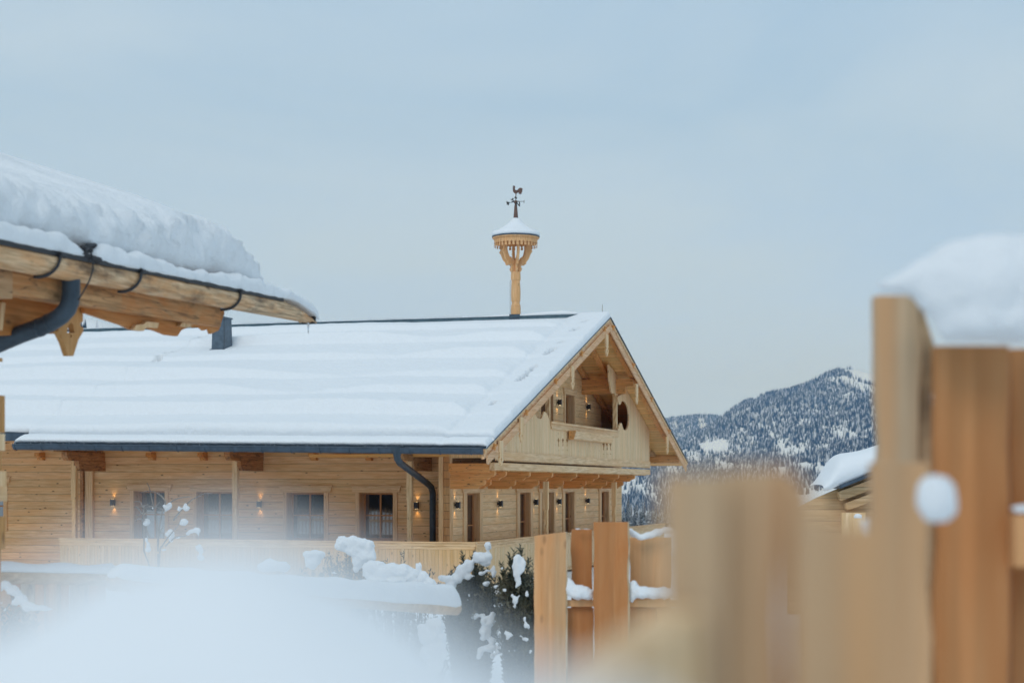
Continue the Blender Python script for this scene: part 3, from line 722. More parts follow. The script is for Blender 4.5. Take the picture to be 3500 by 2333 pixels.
# --- wall lamps with warm light up and down
def spot(loc, up, parent, W=3.0, c=(1, .62, .24)):
    l = bpy.data.lights.new('lamp_glow', 'SPOT'); l.energy = W; l.color = c; l.spot_size = math.radians(80); l.spot_blend = .9; l.shadow_soft_size = .02
    o = bpy.data.objects.new('lamp_glow', l); COL.objects.link(o); o.location = loc; o.parent = parent
    o.rotation_euler = (math.pi if up else 0, 0, 0)
def lamp(axis, px, py, W=2.2, pl=None):
    pl = LXG if pl is None else pl
    if axis == 'x': a, z = HF.G(px, py, pl + .1); ox, oy = pl, a
    else: a, z = HF.W(px, py, YF - .1); ox, oy = a, YF
    h, w, d = .092, .055, .055
    mb = MB()
    if axis == 'x': mb.box(ox + .045, ox + .045 + 2 * d, oy - w, oy + w, z - h, z + h); mb.box(ox + .002, ox + .045, oy - .02, oy + .02, z - .03, z + .03); c = (ox + .045 + d, oy)
    else: mb.box(ox - w, ox + w, oy - .045 - 2 * d, oy - .045, z - h, z + h); mb.box(ox - .02, ox + .02, oy - .045, oy - .002, z - .03, z + .03); c = (ox, oy - .045 - d)
    l = mb.build('wall_lamp', M['black'], chalet)
    for s_ in (1, -1): MB().box(c[0] - .03, c[0] + .03, c[1] - .03, c[1] + .03, z + s_ * h - .004, z + s_ * h + .003).build('lamp_lens', M['lens'], l)
    k = (pl + .05, oy) if axis == 'x' else (ox, YF - .05)
    spot((k[0], k[1], z + h + .015), True, chalet, W); spot((k[0], k[1], z - h - .015), False, chalet, W)
for px, py in ((c4(1006), T(827)), (c4(2314), T(842)), (c5(1628), T(853))): lamp('y', px, py, 2.3)
for cx_, cy_ in ((302, 588), (683, 575), (1002, 562), (1210, 556), (1464, 549)): lamp('x', 1450 + cx_ / 2.613, 1500 + cy_ / 2.613, 2.6)
for cx_, cy_ in ((820, 978), (1080, 1020)): lamp('x', 1600 + cx_ / 2.614, 1000 + cy_ / 2.614, 3.0, LXU)
# --- metal chimney on the front slope
def roofpt(px, py):                               # the photo pixel on the snow surface
    r, q = (px - CX) / F, (CY - py) / F; lo_, hi = 0.0, HALF
    for _ in range(40):
        ly = (lo_ + hi) / 2; lx = HF.W(px, py, ly)[0]; z = HF.W(px, py, ly)[1]
        if z > zr(lx, ly) + .2: lo_ = ly
        else: hi = ly
    return lx, ly, z
cxx, cyy, czz = roofpt(742, 1203)
ch = MB()
def frustum(mb, c, z0, z1, a0, b0, a1, b1):
    mb.quadbox([(c[0]-a0,c[1]-b0,z0),(c[0]+a0,c[1]-b0,z0),(c[0]+a0,c[1]+b0,z0),(c[0]-a0,c[1]+b0,z0),(c[0]-a1,c[1]-b1,z1),(c[0]+a1,c[1]-b1,z1),(c[0]+a1,c[1]+b1,z1),(c[0]-a1,c[1]+b1,z1)])
cc = (cxx, cyy + .35)
frustum(ch, cc, czz - .5, czz + 1.08, .225, .34, .185, .30)
chim = ch.build('chimney', M['chim'], roof, bevel=.008)
mb = MB(); frustum(mb, cc, czz - .12, czz + .10, .27, .38, .255, .37); mb.build('chimney_skirt', M['chim'], chim)
mb = MB(); frustum(mb, cc, czz + 1.08, czz + 1.13, .21, .33, .21, .33); mb.build('chimney_cap', M['chim'], chim)
mb = MB(); mb.tube([(cc[0] + .21, cc[1] - .3, czz - .1), (cc[0] + .24, cc[1] - .3, czz + .6), (cc[0] + .16, cc[1] - .2, czz + 1.3), (cc[0] - .1, cc[1] - .1, czz + 1.45)], .006, 5); mb.build('lightning_wire', M['black'], chim)
# lightning rod at the gable apex
MB().tube([(-.25, HALF, RH), (-.25, HALF, RH + .42)], .007, 6).build('lightning_rod', M['black'], roof)

# ================================================================= BELFRY
bx_ = -3.14
bw = Vector((HF.X + bx_ * CS + HALF * SN, HF.Y - bx_ * SN + HALF * CS, RH + .13))
bel = tag(empty('belfry', bw, -TH), 'carved wooden belfry column with round snow topped canopy standing on the chalet ridge', 'belfry')
K = 1 / 2.903 / F * bw.y                            # metres per crop pixel
def bz(cy_): return H + (CY - (580 + cy_ / 2.903)) / F * bw.y - bw.z
R8 = .145
MB().box(-.17, .17, -.17, .17, -.12, bz(1437)).build('metal_foot', M['blue'], bel)
prof = [(47, 1437), (47, 1368), (44, 1362), (47, 1350), (40, 1335), (38, 1315), (44, 1300), (46, 1240), (45, 1180), (41, 1110), (40, 1103), (46, 1095), (47, 1075), (46, 1050), (44, 1012), (30, 1010)]
MB().lathe([(r * K * 1.04, bz(y)) for r, y in prof], (0, 0), 8, math.pi / 8).build('column', M['bell'], bel)
MB().lathe([(28 * K, bz(1012)), (22 * K, bz(925)), (10 * K, bz(905))], (0, 0), 8).build('column_neck', M['bell'], bel)
arm2d = [(20, 1012), (52, 1012), (64, 985), (52, 965), (64, 942), (104, 944), (110, 918), (136, 890), (156, 840), (174, 815), (160, 795), (158, 740), (160, 690), (122, 690), (116, 745), (116, 790), (104, 835), (78, 880), (66, 866), (52, 886), (40, 905), (20, 905)]
arm = MB().prism([(x * K, bz(y)) for x, y in arm2d], 'y', -11 * K, 11 * K).build('curved_bracket', M['bell'], bel, bevel=.01)
A0 = math.radians(-80) + TH; arm.rotation_euler = (0, 0, A0)
for k in range(1, 6): a = dup(arm, bel); a.rotation_euler = (0, 0, A0 + math.radians(60 * k))
# canopy ring with fretwork
rc = 232 * K; mb = MB()
mb.lathe([(rc * .92, bz(690)), (rc, bz(686)), (rc, bz(670)), (.1, bz(664))], (0, 0), 40)
can = mb.build('canopy', M['bell'], bel)
mb = MB(); nn = 34; r2 = rc * .93
for k in range(nn):
    a0, a1 = 2 * math.pi * k / nn, 2 * math.pi * (k + 1) / nn; am = (a0 + a1) / 2
    for rr in (r2, r2 - .03):
        b = len(mb.v)
        for a, z in ((a0, bz(690)), (a0, bz(728)), (am, bz(746)), (a1, bz(728)), (a1, bz(690))): mb.v.append((rr * math.cos(a), rr * math.sin(a), z))
        mb.f.append((b, b+1, b+2, b+3, b+4))
    b = len(mb.v)
    for d in (-.3, .3):
        a = am + d * (a1 - a0)
        for z in (bz(744), bz(770)): mb.v.append((r2 * math.cos(a), r2 * math.sin(a), z))
    mb.f.append((b, b+1, b+3, b+2))
mb.build('fretwork_frieze', M['bell'], can)
MB().lathe([(rc + .015, bz(674)), (rc + .02, bz(664)), (.1, bz(660))], (0, 0), 40).build('canopy_edge', M['blue'], can)
sp = [(rc - .02, 664), (rc + .03, 655), (rc + .045, 640), (rc + .01, 622), (rc * .78, 603), (rc * .58, 576), (rc * .40, 548), (rc * .27, 520), (rc * .19, 495), (rc * .12, 480), (.02, 474)]
mb = MB().lathe([(r, bz(y)) for r, y in sp], (0, 0), 36)
mb.v = [(x * (1 + .05 * nz(x, y, z, 2.0)), y * (1 + .05 * nz(x, y, z, 2.0)), z + .02 * nz(x + 5, y, z, 3)) for x, y, z in mb.v]
mb.build('snow_cap', M['snow'], bel, smooth=True)
# weathervane
vane = MB()
vb = [(27, 478), (14, 345), (5, 340)]
vane.lathe([(r * K, bz(y)) for r, y in vb], (0, 0), 4, math.pi / 4); vane.lathe([(4 * K, bz(345)), (4 * K, bz(270)), (2 * K, bz(230))], (0, 0), 8)
vo_ = vane.build('weathervane', M['copper'], bel)
mb = MB(); add_blob(mb, (0, 0, bz(322)), (20 * K,) * 3, 0, 0); mb.build('ball', M['copper'], vo_, smooth=True)
mb = MB()
mb.tube([(-85 * K, -.0, bz(326)), (0, 0, bz(318)), (88 * K, 0, bz(318))], .008, 6); mb.tube([(-.10, -.26, bz(306)), (0, 0, bz(318)), (.12, -.3, bz(345))], .008, 6)
mb.tube([(-50 * K, 0, bz(322)), (0, 0, bz(306)), (50 * K, 0, bz(318))], .005, 5)
mb.box(84 * K, 88 * K, -.01, .01, bz(335), bz(305)); mb.tube([(0, -.06, bz(278)), (0, .06, bz(278))], .03, 8)
mb.build('direction_arm', M['black'], vo_)
def letter(ch_, x, y, z, size, rz):
    cu = bpy.data.curves.new('letter', 'FONT'); cu.body = ch_; cu.size = size; cu.extrude = .008; cu.offset = .006; cu.align_x = 'CENTER'; cu.align_y = 'CENTER'
    o = bpy.data.objects.new('tmp', cu); COL.objects.link(o)
    me = bpy.data.meshes.new_from_object(o); bpy.data.objects.remove(o)
    me.materials.clear(); me.materials.append(M['black'])
    l = bpy.data.objects.new('compass_letter', me); COL.objects.link(l); l.parent = vo_; l.location = (x, y, z); l.rotation_euler = (math.radians(90), 0, rz)
letter('S', -26 * K, -.05, bz(305), .17, TH); letter('N', 27 * K, -.05, bz(348), .19, TH + .3); letter('W', -82 * K, 0, bz(332), .15, math.radians(75))
cock = [(452, 190), (458, 183), (452, 178), (457, 168), (453, 160), (462, 163), (463, 154), (470, 162), (478, 160), (475, 168), (481, 172), (476, 180), (476, 195), (484, 203), (498, 204), (510, 190), (528, 179), (545, 184), (556, 196), (545, 196), (553, 208), (543, 208), (550, 225), (540, 222), (543, 240), (534, 238), (530, 248), (524, 240), (514, 244), (514, 228), (503, 228), (495, 236), (490, 240), (489, 285), (481, 285), (481, 240), (466, 230), (454, 212), (456, 196)]
cp = [((x - 484) * K, bz(y)) for x, y in cock]
rc_ = MB().prism(cp, 'y', -.012, .012).build('rooster', M['copper'], vo_); rc_.rotation_euler = (0, 0, TH)
MB().tube([(-.155, -.12, -.1), (-.155, -.12, bz(1100))], .006, 5).build('lightning_wire', M['black'], bel)

# ================================================================= NEAR CABIN EAVE (left)
cab = tag(empty('log_cabin', (CF.X, CF.Y, 0), -TH), 'near snow laden log cabin eave with hollowed log gutter and dark downpipe at upper left', 'cabin')
def cz(ly): return H + 1.405 + .021 * ly            # underside of gutter log
TE = 4.95
path = []; 
N = 60
ys_ = [-1.5 + (TE + 1.5) * i / N for i in range(N + 1)]
mb = MB(); nn = 16
for i, y in enumerate(ys_):
    zc = cz(y) + .085; R = .086 * (1 + .02 * nz(y, 3)) 
    for k in range(nn):
        a = 2 * math.pi * k / nn; x, z = math.cos(a) * R, math.sin(a) * R
        cut = max(0, (y - (TE - .75)) / .75)          # slanted worn end
        z = min(z, .07 - .15 * cut ** 1.3 + .012 * nz(y * 9, k)) if z > -.06 else z
        mb.v.append((x, y, zc + z))
for i in range(N):
    for k in range(nn): k2 = (k + 1) % nn; mb.f.append((i*nn+k, i*nn+k2, (i+1)*nn+k2, (i+1)*nn+k))
mb.f.append(tuple(range(nn))); mb.f.append(tuple(range(N*nn, (N+1)*nn)))
lg = mb.build('log_gutter', M['nlog'], cab, smooth=True)
# metal liner strip along its top
mb = MB(); y = -1.5
mb.prism([(-1.5, cz(-1.5) + .138), (TE - .72, cz(TE - .72) + .138), (TE - .72, cz(TE - .72) + .166), (-1.5, cz(-1.5) + .176)], 'x', .05, .078)
mb.build('gutter_liner', M['black'], lg)
mb = MB(); mb.prism([(TE - .02, cz(TE) - .005), (TE + .012, cz(TE) - .005), (TE + .012, cz(TE) + .07), (TE - .02, cz(TE) + .05)], 'x', -.06, .07); mb.build('gutter_end_rim', M['black'], lg)
MB().lathe([(.002, cz(TE) - .105), (.008, cz(TE) - .05), (.014, cz(TE) - .0)], (.02, TE - .05), 8).build('icicle', M['ice'], lg, smooth=True)
# iron hooks
def cplane(px, py, lx): return CF.G(px, py, lx)
for px, py in ((205, 894), (482, 956), (822, 1020)):
    y, z = CF.G(px, py, .085); zc = cz(y) + .085
    arc = [(math.cos(math.radians(a)) * .102, y - .0 - (35 - a) * .0012, zc + math.sin(math.radians(a)) * .102) for a in range(30, -101, -13)]
    h = MB().tube([(arc[0][0] - .05, y + .035, arc[0][2] + .01), (arc[0][0] - .005, y + .03, arc[0][2] + .015)] + arc, lambda t: .011, 8).build('iron_hook', M['black'], cab, smooth=True)
    MB().tube([(arc[0][0] + .0, y - .01, arc[0][2] + .015), (arc[0][0] + .0, y + .05, arc[0][2] + .01)], .02, 8).build('hook_cap', M['black'], h)
# squared eave beam behind/below
ye, _ = CF.G(757, 1080, -.10)
_, zbt = CF.G(729, 1112, -.10); _, zbt0 = CF.G(42, 1014, -.10)
mb = MB().quadbox([(-.26, -1.5, zbt0 - .01), (-.10, -1.5, zbt0 - .01), (-.10, ye, zbt), (-.26, ye, zbt), (-.26, -1.5, zbt0 + .2), (-.10, -1.5, zbt0 + .2), (-.10, ye, zbt + .2), (-.26, ye, zbt + .2)])
mb.build('eave_beam', M['nbeam'], cab, bevel=.012)
MB().quadbox([(-.27, -1.5, zbt0 - .02), (-.088, -1.5, zbt0 - .02), (-.088, CF.G(42, 1000, -.09)[0], zbt0 - .015), (-.27, CF.G(42, 1000, -.09)[0], zbt0 - .015), (-.27, -1.5, zbt0 + .2), (-.088, -1.5, zbt0 + .2), (-.088, CF.G(42, 1000, -.09)[0], zbt0 + .2), (-.27, CF.G(42, 1000, -.09)[0], zbt0 + .2)]).build('beam_end_piece', M['oldpale'], cab)
c1 = lambda pts, lx: [CF.G(x / 2.139, 500 + y / 2.139, lx) for x, y in pts]
# carved boards under the beam
MB().prism(c1([(612, 1150), (1100, 1210), (1500, 1270), (1640, 1190), (1640, 1220), (1600, 1345), (1545, 1370), (1530, 1325), (1495, 1345), (1470, 1322), (1425, 1325), (1400, 1290), (1385, 1320), (1355, 1330), (1325, 1345), (1298, 1387), (1220, 1378), (1150, 1350), (1062, 1320), (1035, 1350), (960, 1338), (900, 1308), (620, 1215)], -.20), 'x', -.23, -.20).build('carved_eave_board', M['norg'], cab)
MB().prism(c1([(960, 1338), (1035, 1350), (1062, 1320), (1140, 1328), (1150, 1290), (1060, 1280), (1040, 1300), (985, 1305)], -.18), 'x', -.198, -.165).build('carved_tongue', M['trimz'], cab)
MB().prism(c1([(1305, 1315), (1385, 1322), (1395, 1290), (1320, 1285)], -.18), 'x', -.198, -.165).build('carved_tongue', M['trimz'], cab)
MB().prism(c1([(-400, 1040), (30, 1090), (440, 1140), (440, 1345), (425, 1368), (300, 1372), (-400, 1400)], -.45), 'x', -.5, -.45).build('gable_boards', M['norg'], cab)
MB().prism(c1([(15, 1140), (42, 1145), (18, 1345), (-12, 1345)], -.42), 'x', -.45, -.42).build('corner_trim', M['trimz'], cab)
pl = -.24
pout = c1([(515, 1170), (628, 1172), (622, 1205), (607, 1212), (607, 1280), (590, 1290), (590, 1315), (610, 1325), (609, 1352), (575, 1410), (537, 1532), (502, 1532), (470, 1435), (428, 1350), (432, 1325), (455, 1310), (450, 1285), (480, 1272), (520, 1225)], pl)
ph1 = c1([(520, 1285), (535, 1300), (546, 1362), (490, 1362), (500, 1310)], pl)
ph2 = c1([(513, 1376), (527, 1376), (524, 1398), (516, 1398)], pl)
MB().prism([pout, ph1, ph2], 'x', pl - .045, pl).build('carved_pendant', M['npend'], cab)
# left edge boards (carved side post of the cabin)
for (x0, x1, y0, y1, d, mt) in ((-60, 9, 1215, 1236, 0, 'npend'), (-60, 17, 1345, 1478, 0, 'npend'), (-60, 17, 1478, 1540, .05, 'trimz'), (-60, 4, 1540, 1608, 0, 'npend'), (-60, 22, 1608, 1662, .02, 'trimz'), (-60, 25, 1662, 1712, 0, 'trimy'), (-60, 18, 1766, 1875, .03, 'npend'), (-60, 3, 1875, 2333, .0, 'npend')):
    ya, za = CF.G(x0, y0, -.35 + d); yb, zb_ = CF.G(x1, y1, -.35 + d)
    MB().box(-.42 + d, -.35 + d, ya, yb, min(za, zb_), max(za, zb_)).build('carved_side_board', M[mt], cab)
# downpipe
p = []
for px, py in ((243, 935), (243, 960), (243, 1000), (240, 1030), (230, 1055), (210, 1078), (180, 1098), (140, 1117), (70, 1142), (0, 1172), (-90, 1212), (-200, 1262)):
    x, z = CF.W(px, py, .88); p.append((x, .88, z))
dpn = MB().tube(p, .063, 20).build('downpipe', M['pipe'], cab, smooth=True)
MB().tube([p[7], tuple(Vector(p[7]).lerp(Vector(p[8]), .18))], .066, 20).build('pipe_joint', M['pipe'], dpn, smooth=True)
MB().tube([tuple(Vector(p[6]).lerp(Vector(p[7]), .2)), tuple(Vector(p[6]).lerp(Vector(p[7]), .35))], .066, 20).build('pipe_joint', M['pipe'], dpn, smooth=True)
# heating cable and clamp in the gutter gap
c = []
for px, py in ((285, 868), (305, 850), (316, 878), (318, 920), (305, 960), (280, 1005), (268, 1025)):
    y, z = CF.G(px, py, .10); c.append((.10, y, z))
MB().tube(c, .006, 6).build('heating_cable', M['black'], cab, smooth=True)
y, z = CF.G(298, 868, .06); mb = MB(); mb.tube([(.05, y - .10, z - .01), (.09, y + .12, z - .03)], .022, 8); mb.tube([(.0, y - .08, z + .04), (.06, y + .06, z + .03)], .016, 8); mb.tube([(.05, y - .04, z + .05), (.05, y + .02, z - .03)], .02, 8); mb.build('cable_clamp', M['black'], cab)
y, z = CF.G(318, 845, -.02); MB().tube([(-.02, y - .16, z - .05), (-.02, y - .08, z + .0), (-.02, y + .02, z + .015), (-.02, y + .1, z - .03)], .02, 8).build('cable_clamp', M['black'], cab)
# roof slab + thick snow
ysn = CF.G(868, 930, -.25)[0] - .12
def czr(lx, y): return H + 1.60 + .021 * y - lx * .34 * 1.0 - .34 * .0
mb = MB(); mb.quadbox([(-4, -2, czr(-4, -2) - .12), (-.12, -2, czr(-.12, -2) - .12), (-.12, ysn - .1, czr(-.12, ysn) - .12), (-4, ysn - .1, czr(-4, ysn) - .12), (-4, -2, czr(-4, -2)), (-.12, -2, czr(-.12, -2)), (-.12, ysn - .1, czr(-.12, ysn)), (-4, ysn - .1, czr(-4, ysn))])
crf = mb.build('roof', M['norg'], cab)
mb = MB()
prof = [(-.20, .0), (-.12, .02), (-.08, .06), (-.06, .12), (-.055, .18), (-.07, .24), (-.09, .30), (-.13, .35), (-.19, .39), (-.28, .41), (-.45, .42), (-.8, .42), (-1.5, .42), (-4, .42)]
ny = 170
for i in range(ny + 1):
    y = -2 + (ysn + 2) * i / ny; e = max(0, min(1, (ysn - y) / .7)); e = (1 - (1 - e) ** 2) ** .5
    for j, (x, hgt) in enumerate(prof):
        q = Vector((x * 2, y * 1.1, hgt * 2)); d = .08 * noise.noise(q * 1.3) + .06 * noise.noise(q * 4) + .05 * noise.noise(q * 10)
        mb.v.append((x + d * (1 if j > 0 else 0) - .12 * (1 - e) * (hgt / .5), y, czr(min(x, -.12), y) + hgt * e * (1 + .25 * noise.noise(Vector((y * .5, 0, 4)))) + d * .4 * (j > 0)))
m_ = len(prof)
for i in range(ny):
    for j in range(m_ - 1): mb.f.append((i*m_+j, i*m_+j+1, (i+1)*m_+j+1, (i+1)*m_+j))
mb.f.append(tuple(range(ny * m_, (ny + 1) * m_)))
mb.build('snow_layer', M['snowfine'], crf, smooth=True)
# snow in the log gutter: two lumps
ya = CF.G(276, 880, .0)[0]; yb = CF.G(305, 880, .0)[0]; 
yy = [-1.5 + (ya + 1.5) * i / 50 for i in range(51)]
loft_snow('gutter_snow', [(.005, y, cz(y) + .178) for y in yy], lambda t: .15, lambda t: .12 * min(1, (1 - t) * 6 + .35), M['snowfine'], cab, n=26, amp=.11, side=Vector((1, 0, 0)), under=.12, freq=9)
yy = [yb + (TE + .10 - yb) * i / 90 for i in range(91)]
loft_snow('gutter_snow', [(.01, y, cz(y) + .172 - .13 * max(0, (y - (TE - .55)) / .65) ** 1.4) for y in yy], lambda t: .15 + .01 * math.sin(t * 9) + .03 * max(0, t * 4 - 3.2), lambda t: .105 + .02 * math.sin(t * 13) , M['snowfine'], cab, n=26, amp=.13, side=Vector((1, 0, 0)), under=.14, freq=9, seed=4)

# ================================================================= GARDEN
def heap_mesh(name, mat, parent, rings, shift=None): pass
# snow covered log rails crossing in front of the balcony
def log_rail(name, a, b, r, label, snow_h, taper=False):
    a, b = Vector(a), Vector(b); base = Vector((a.x, a.y, 0)); root = tag(empty(name, base), label, 'log rail')
    d = (b - a); n = 30
    MB().tube([tuple(a + d * i / n - base + Vector((0, 0, .01 * nz(i, 1)))) for i in range(n + 1)], r, 16).build('log', M['nlog2'], root, smooth=True)
    for t in (.05, .35, .62):
        q = a + d * t - base; MB().tube([(q.x, q.y, 0), (q.x, q.y, q.z - r * .6)], .04, 10).build('rail_post', M['fence'], root)
    side = Vector((-d.y, d.x, 0)).normalized()
    m = 110
    loft_snow('snow_cap', [tuple(a - base + d * (i / m) * 1.005 + Vector((0, 0, r * .62))) for i in range(m + 1)], lambda t: r * 2.3, snow_h, M['snowfine'], root, n=16, amp=.07, side=side, under=.25, freq=4)
    return root
M['nlog2'] = wood('rail_log_wood', (.60, .44, .28), 'x', None, knots=.8, orange=.3, streak=.4)
log_rail('log_rail', P(380, 1985, 10.8), P(1560, 2078, 14.0), .055, 'long snow capped log ending in front of the dark yews', lambda t: .085 + .07 * t)
log_rail('log_rail', P(-200, 1962, 12.5), P(392, 1970, 13.2), .062, 'short snow covered beam at the far left above the boards', lambda t: .06 + .008 * math.sin(t * 21))
# boards behind the left rail
fl = tag(empty('board_screen', (P(0, 1980, 13.6).x, 13.6, 0)), 'low screen of vertical boards under the left snowy beam', 'screen'); b0 = P(0, 1980, 13.6)
for i, (l, r_, m) in enumerate(((-200, 2, 'fence2'), (4, 70, 'fence2'), (72, 118, 'edge'), (120, 150, 'fence'), (152, 205, 'edge'), (208, 235, 'fence'), (240, 300, 'edge'), (303, 360, 'fence'))):
    A, B = P(l, 1985, 13.6), P(r_, 1985, 13.6)
    MB().box(A.x - b0.x, B.x - b0.x, -.015, .015, 0, A.z).build('board', M[m], fl)

# ---- yews
def stems(mb, c, rad, h, n, lean=.18, leaf=.028, dens=26, seed=1, z0=.0, spread=.6, wt=.004):
    rnd = random.Random(seed)
    for i in range(n):
        a = rnd.uniform(0, 2 * math.pi); rr = rad * rnd.random() ** .5
        bx, by = c[0] + math.cos(a) * rr * spread, c[1] + math.sin(a) * rr * spread
        hh = h * rnd.uniform(.72, 1.06) * (1 - .22 * (rr / rad)); 
        ex, ey = math.cos(a) * rr * (1 - spread) + rnd.gauss(0, lean * .3), math.sin(a) * rr * (1 - spread) + rnd.gauss(0, lean * .3)
        zs_ = z0 + rnd.random() * hh * .35; L = hh - zs_ * .6
        pts = [Vector((bx + ex * t ** 1.5, by + ey * t ** 1.5, zs_ + (hh - zs_) * t)) for t in (0, .25, .5, .75, 1)]
        mb[0].tube(pts, lambda t: wt * (1.2 - t), 4, cap=False)
        k = int(dens * (hh - zs_))
        for j in range(k):
            t = rnd.random(); q = pts[0].lerp(pts[-1], t); s = int(t * 4); q = pts[s].lerp(pts[min(4, s + 1)], t * 4 - s) if s < 4 else pts[4]
            az = rnd.uniform(0, 2 * math.pi); d = Vector((math.cos(az), math.sin(az), rnd.uniform(.3, 1.6))).normalized(); w = d.orthogonal().normalized() * leaf * .2
            L_ = leaf * rnd.uniform(.7, 1.5)
            b = len(mb[1].v); mb[1].v += [tuple(q - w), tuple(q + w), tuple(q + d * L_ + w * .4), tuple(q + d * L_ - w * .4)]; mb[1].f.append((b, b+1, b+2, b+3))
def leaf_mat(name, c1_, c2_):
    s = NT(name); tc = s.n('ShaderNodeTexCoord').outputs['Object']
    n = s.n('ShaderNodeTexNoise', {'Vector': tc, 'Scale': 5, 'Detail': 5}).outputs[0]
    s.t.links.new(s.mix(s.ramp(n, [(.4, 0), (.62, 1)]), c1_, c2_), s.b.inputs['Base Color']); s.b.inputs['Roughness'].default_value = .6
    return s.m
M['yew'] = leaf_mat('yew_needles', (.022, .032, .018), (.15, .135, .08)); M['twig'] = leaf_mat('twigs', (.11, .075, .05), (.22, .16, .11))
M['spruce'] = leaf_mat('spruce_needles', (.018, .030, .022), (.035, .05, .03))
def shrub(name, px, Yd, ptop, rad, n, label, cat, snow, dens=80, leaf=.04, mat='yew', voxel=.014, seed=1, wt=.004):
    c = P(px, ptop, Yd); root = tag(empty(name, (c.x, c.y, 0)), label, cat)
    mbs = [MB(), MB()]; stems(mbs, (0, 0), rad, c.z, n, dens=dens, leaf=leaf, seed=seed, wt=wt)
    mbs[0].build('stems', M['twig'], root, fix=False); mbs[1].build('foliage', M[mat], root, fix=False)
    it = []
    for (x, y, w, h_, *d) in snow:                    # photo px centre, width, height
        q = P(x, y, Yd); s_ = Yd / F
        it.append(((q.x - c.x, (d[0] if d else -rad * 1.2), q.z), (w * s_ / 2, w * s_ / 2 * .8, h_ * s_ / 2)))
    if it: blobs('snow_clumps', it, M['snowfine'], root, voxel=voxel, disp=.035, dsize=.05)
    return root
ycrop = lambda L: [(1500 + x / 3.246, 1850 + y / 3.246, w / 3.246, h_ / 3.246) for x, y, w, h_ in L]
shrub('yew_shrub', 1612, 18, 1885, .27, 480, 'dense dark yew with a big snow slab on top, beside the log end', 'yew', ycrop([
    (470, 165, 190, 130), (420, 140, 90, 90), (555, 170, 90, 150), (520, 210, 120, 120), (330, 250, 140, 150), (270, 310, 150, 150), (210, 390, 150, 110), (120, 400, 120, 90), (50, 385, 90, 75), (150, 470, 110, 130), (330, 370, 90, 80),
    (545, 40, 90, 90), (612, 320, 60, 150), (480, 335, 80, 50), (545, 305, 70, 40), (530, 445, 110, 60), (385, 360, 50, 30), (345, 570, 35, 50), (330, 620, 35, 35),
    (410, 800, 90, 70), (490, 790, 60, 50), (545, 860, 170, 130), (520, 960, 130, 170), (500, 1040, 70, 70), (600, 790, 60, 90), (590, 1070, 90, 90), (560, 1150, 150, 80), (470, 1180, 80, 120), (450, 1240, 50, 70), (660, 1170, 70, 120), (600, 1230, 60, 70)]), seed=3)
shrub('yew_shrub', 1776, 17.5, 1868, .21, 400, 'dark yew with a tall narrow snow streak, beside the sawn fence boards', 'yew', ycrop([
    (870, 180, 90, 130), (860, 250, 100, 140), (865, 330, 95, 150), (880, 420, 70, 120), (860, 470, 45, 70), (930, 250, 60, 200), (735, 515, 55, 50), (810, 580, 50, 45), (850, 630, 70, 110), (840, 700, 50, 80), (975, 560, 50, 90), (895, 575, 30, 30),
    (745, 985, 50, 60), (790, 1010, 70, 60), (765, 1040, 60, 50), (960, 900, 60, 70), (995, 920, 40, 80), (945, 830, 35, 60), (905, 1020, 50, 40), (960, 1060, 80, 45), (1010, 1190, 50, 60), (780, 1180, 30, 30), (840, 1180, 25, 40), (700, 280, 40, 40), (640, 480, 50, 40), (620, 690, 40, 40)]), seed=9)
shrub('snowy_shrub', 1462, 16.5, 2090, .16, 60, 'pale snow crusted shrub below the end of the long log', 'shrub',
      [(1490, 2130, 70, 60), (1470, 2160, 80, 70), (1500, 2180, 60, 80), (1480, 2220, 80, 70), (1450, 2140, 40, 30), (1510, 2225, 50, 60), (1490, 2265, 60, 60)], seed=21)
shrub('snowy_shrub', 1452, 22.4, 1852, .2, 12, 'thin upright twigs rising at the right end of the low snow mound', 'shrub', [(1450, 1975, 40, 60), (1470, 1990, 50, 40), (1436, 1935, 18, 40)], seed=31, dens=30, wt=.008)
# left little shrub
shrub('low_shrub', 45, 12.6, 1985, .20, 110, 'low dark shrub arched over with snow at the far left', 'shrub',
      [(20, 2000, 50, 40), (50, 1990, 50, 30), (80, 2010, 50, 36), (105, 2035, 44, 36), (125, 2062, 40, 36), (150, 2065, 60, 20), (185, 2070, 50, 16), (25, 2010, 30, 20), (80, 2050, 34, 20), (25, 2050, 36, 16), (48, 2072, 12, 12)], seed=5)
# snow mounds on shrubs in front of the balustrade
mcrop = lambda L: [(1000 + x / 2.477, 1700 + y / 2.477, w / 2.477, h_ / 2.477) for x, y, w, h_ in L]
shrub('snowy_shrub', 1200, 24, 1838, .34, 90, 'tall grey shrub bent under a rounded snow mound beside the fourth window', 'shrub', mcrop([
    (450, 370, 120, 110), (420, 400, 90, 80), (530, 370, 150, 110), (600, 380, 150, 110), (660, 410, 110, 140), (560, 440, 160, 120), (640, 490, 180, 110), (580, 530, 110, 130), (560, 590, 60, 60), (470, 420, 60, 80), (690, 460, 70, 110)]), seed=11, voxel=.02, dens=60, wt=.006)
shrub('snowy_shrub', 1360, 23, 1880, .5, 70, 'low wide shrub buried in snow with bare twigs sticking up before the balustrade', 'shrub', mcrop([
    (700, 570, 160, 110), (680, 630, 110, 80), (760, 560, 110, 90), (800, 620, 200, 140), (880, 600, 200, 130), (960, 610, 180, 140), (1030, 640, 160, 120), (1070, 680, 150, 90), (1080, 560, 40, 80), (1150, 690, 80, 50), (1170, 720, 70, 40), (760, 670, 200, 60), (900, 680, 240, 60)]), seed=12, voxel=.02, dens=60, wt=.006)
